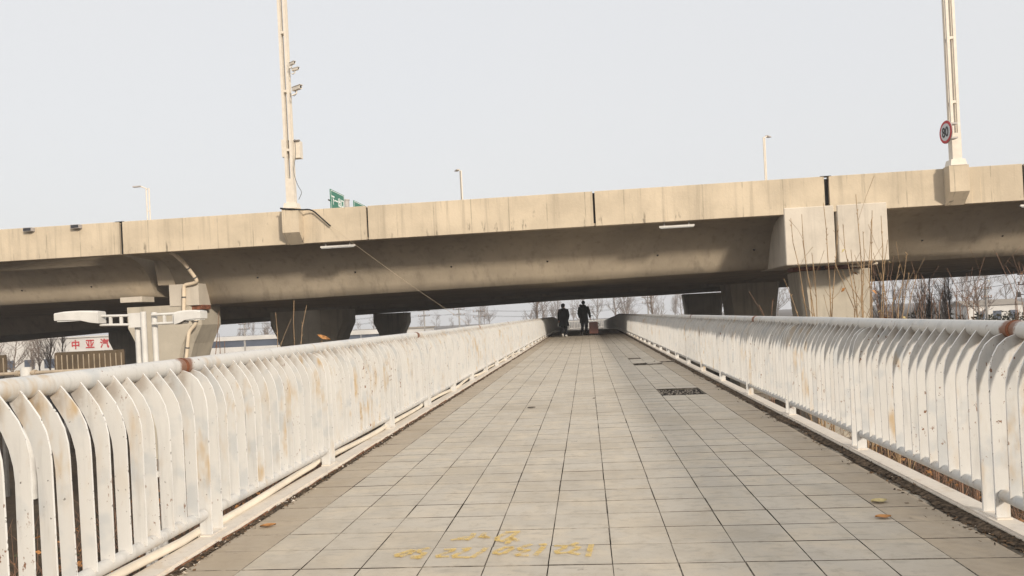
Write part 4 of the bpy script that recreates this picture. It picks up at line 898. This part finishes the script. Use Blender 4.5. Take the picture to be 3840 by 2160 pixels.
t = thing('low_white_building', 'small white building behind the lone bare tree at the right', 'building', (77, 158, GZ)); MB().box(-4, 6, -4, 4, -.5, 3.9).build('wall', 'white_wall', t); MB().prism([(-4.4, 3.9), (4.4, 3.9), (0, 4.9)], 'x', -4.3, 6.3).build('roof', 'slab_concrete', t)
for q in range(3): MB().box(-2.5+q*3, -1+q*3, -4.05, -4.001, 1.2, 2.8).build('window', 'blue_wall', t)

# ------------------------------------------------------------------ power poles and wires
def power_pole(label, x, y, zt, arm=1.2):
    gz = ground_z(x, y); t = thing('power_pole', label, 'power pole', (x, y, gz)); h = zt-gz
    MB().tube([(0, 0, -.3), (0, 0, h)], [.19, .12], 8).build('pole', 'pole_concrete', t)
    for z in (h-.35, h-1.4):
        MB().box(-arm, arm, -.16, -.08, z, z+.10).build('cross_arm', 'dark_metal', t)
        for q in (-arm*.9, -arm*.3, arm*.3, arm*.9): MB().tube([(q, -.12, z+.1), (q, -.12, z+.36)], .06, 6).build('insulator', 'insulator', t)
    return Vector((x, y-.12, zt))
def wire(label, a, b_, sag, r_=.022, group=None):
    ps = [a.lerp(b_, q/16) - Vector((0, 0, sag*4*(q/16)*(1-q/16))) for q in range(17)]
    tag(MB().tube(ps, r_, 4).build('power_line', 'wire'), label, 'wire', group)
A1 = power_pole('leftmost of the three power poles between the dark piers and the walkers', -32.4, 150, 3.5); A2 = power_pole('middle of the three power poles left of the walkers', -25.3, 150, 3.4); A3 = power_pole('rightmost of the three power poles left of the walkers', -21.3, 150, 2.8)
A0 = Vector((-70, 150, 2.6)); A4 = Vector((12, 150, 3.6)); power_pole('power pole hidden behind the flared pier at the left', -70, 150, 2.6); power_pole('power pole in the misty wood beyond the walkers', 12, 150, 3.9)
for z in (0, -1.05):
    for k, dx in enumerate((-1.0, 1.0)):
        for n_, (a, b_) in enumerate(((A0, A1), (A1, A2), (A2, A3), (A3, A4))): wire('dark overhead wire strung between the power poles in the haze', a+Vector((dx, 0, z)), b_+Vector((dx, 0, z)), (1.1, .25, .2, 1.1)[n_], .016, 'wires between the far power poles')
B1 = power_pole('near power pole with a transformer at the right picture edge', 46.2, 85, 3.3, .9); B2 = power_pole('thin power pole right of the lone bare tree', 48.6, 98, 2.0, .6)
t = thing('transformer', 'small grey transformer hanging on the pole at the right edge', 'transformer', (45.4, 85, .9)); MB().tube([(0, 0, -.3), (0, 0, .25)], .22, 10).build('tank', 'grey_metal', t); MB().box(.1, .65, -.05, .05, -.05, .05).build('bracket', 'dark_metal', t); MB().tube(bend([(0, 0, .25), (-.35, 0, .7), (-.4, 0, 1.4), (.1, 0, 1.9)], .3), .02, 5).build('lead', 'wire', t)
B0 = Vector((8, 92, 2.2)); 
for q, (dz, e) in enumerate(((-.1, Vector((24, 88, 1.9))), (-1.1, Vector((24, 88, 1.2))))): wire(('upper', 'lower')[q]+' overhead wire running left from the pole at the right edge', B1+Vector((-.5, 0, dz)), e, .5, .02)
t = thing('white_board', 'small white board on a post left of the walkers', 'sign', (-3.3, 88, deck_z(88))); MB().box(-.16, .16, -.02, .02, 1.55, 1.85).build('board', 'sign_white', t); MB().tube([(0, .04, 0), (0, .04, 1.85)], .03, 8).build('post', 'grey_metal', t)

# ------------------------------------------------------------------ winter haze
hz = MB().box(-850, 850, -850, 850, GZ-1.6, 19.5).build('haze', None); hz['kind'] = 'stuff'; hz['label'] = 'thin winter haze in the air over the whole place'
hm = bpy.data.materials.new('haze'); hm.use_nodes = True; t_ = hm.node_tree; t_.nodes.clear(); pv = t_.nodes.new('ShaderNodeVolumePrincipled'); pv.inputs['Color'].default_value = (.93, .95, 1, 1); pv.inputs['Density'].default_value = .0010; pv.inputs['Anisotropy'].default_value = 0.0
oo = t_.nodes.new('ShaderNodeOutputMaterial'); t_.links.new(pv.outputs[0], oo.inputs['Volume']); hz.data.materials.append(hm); hz.display_type = 'WIRE'
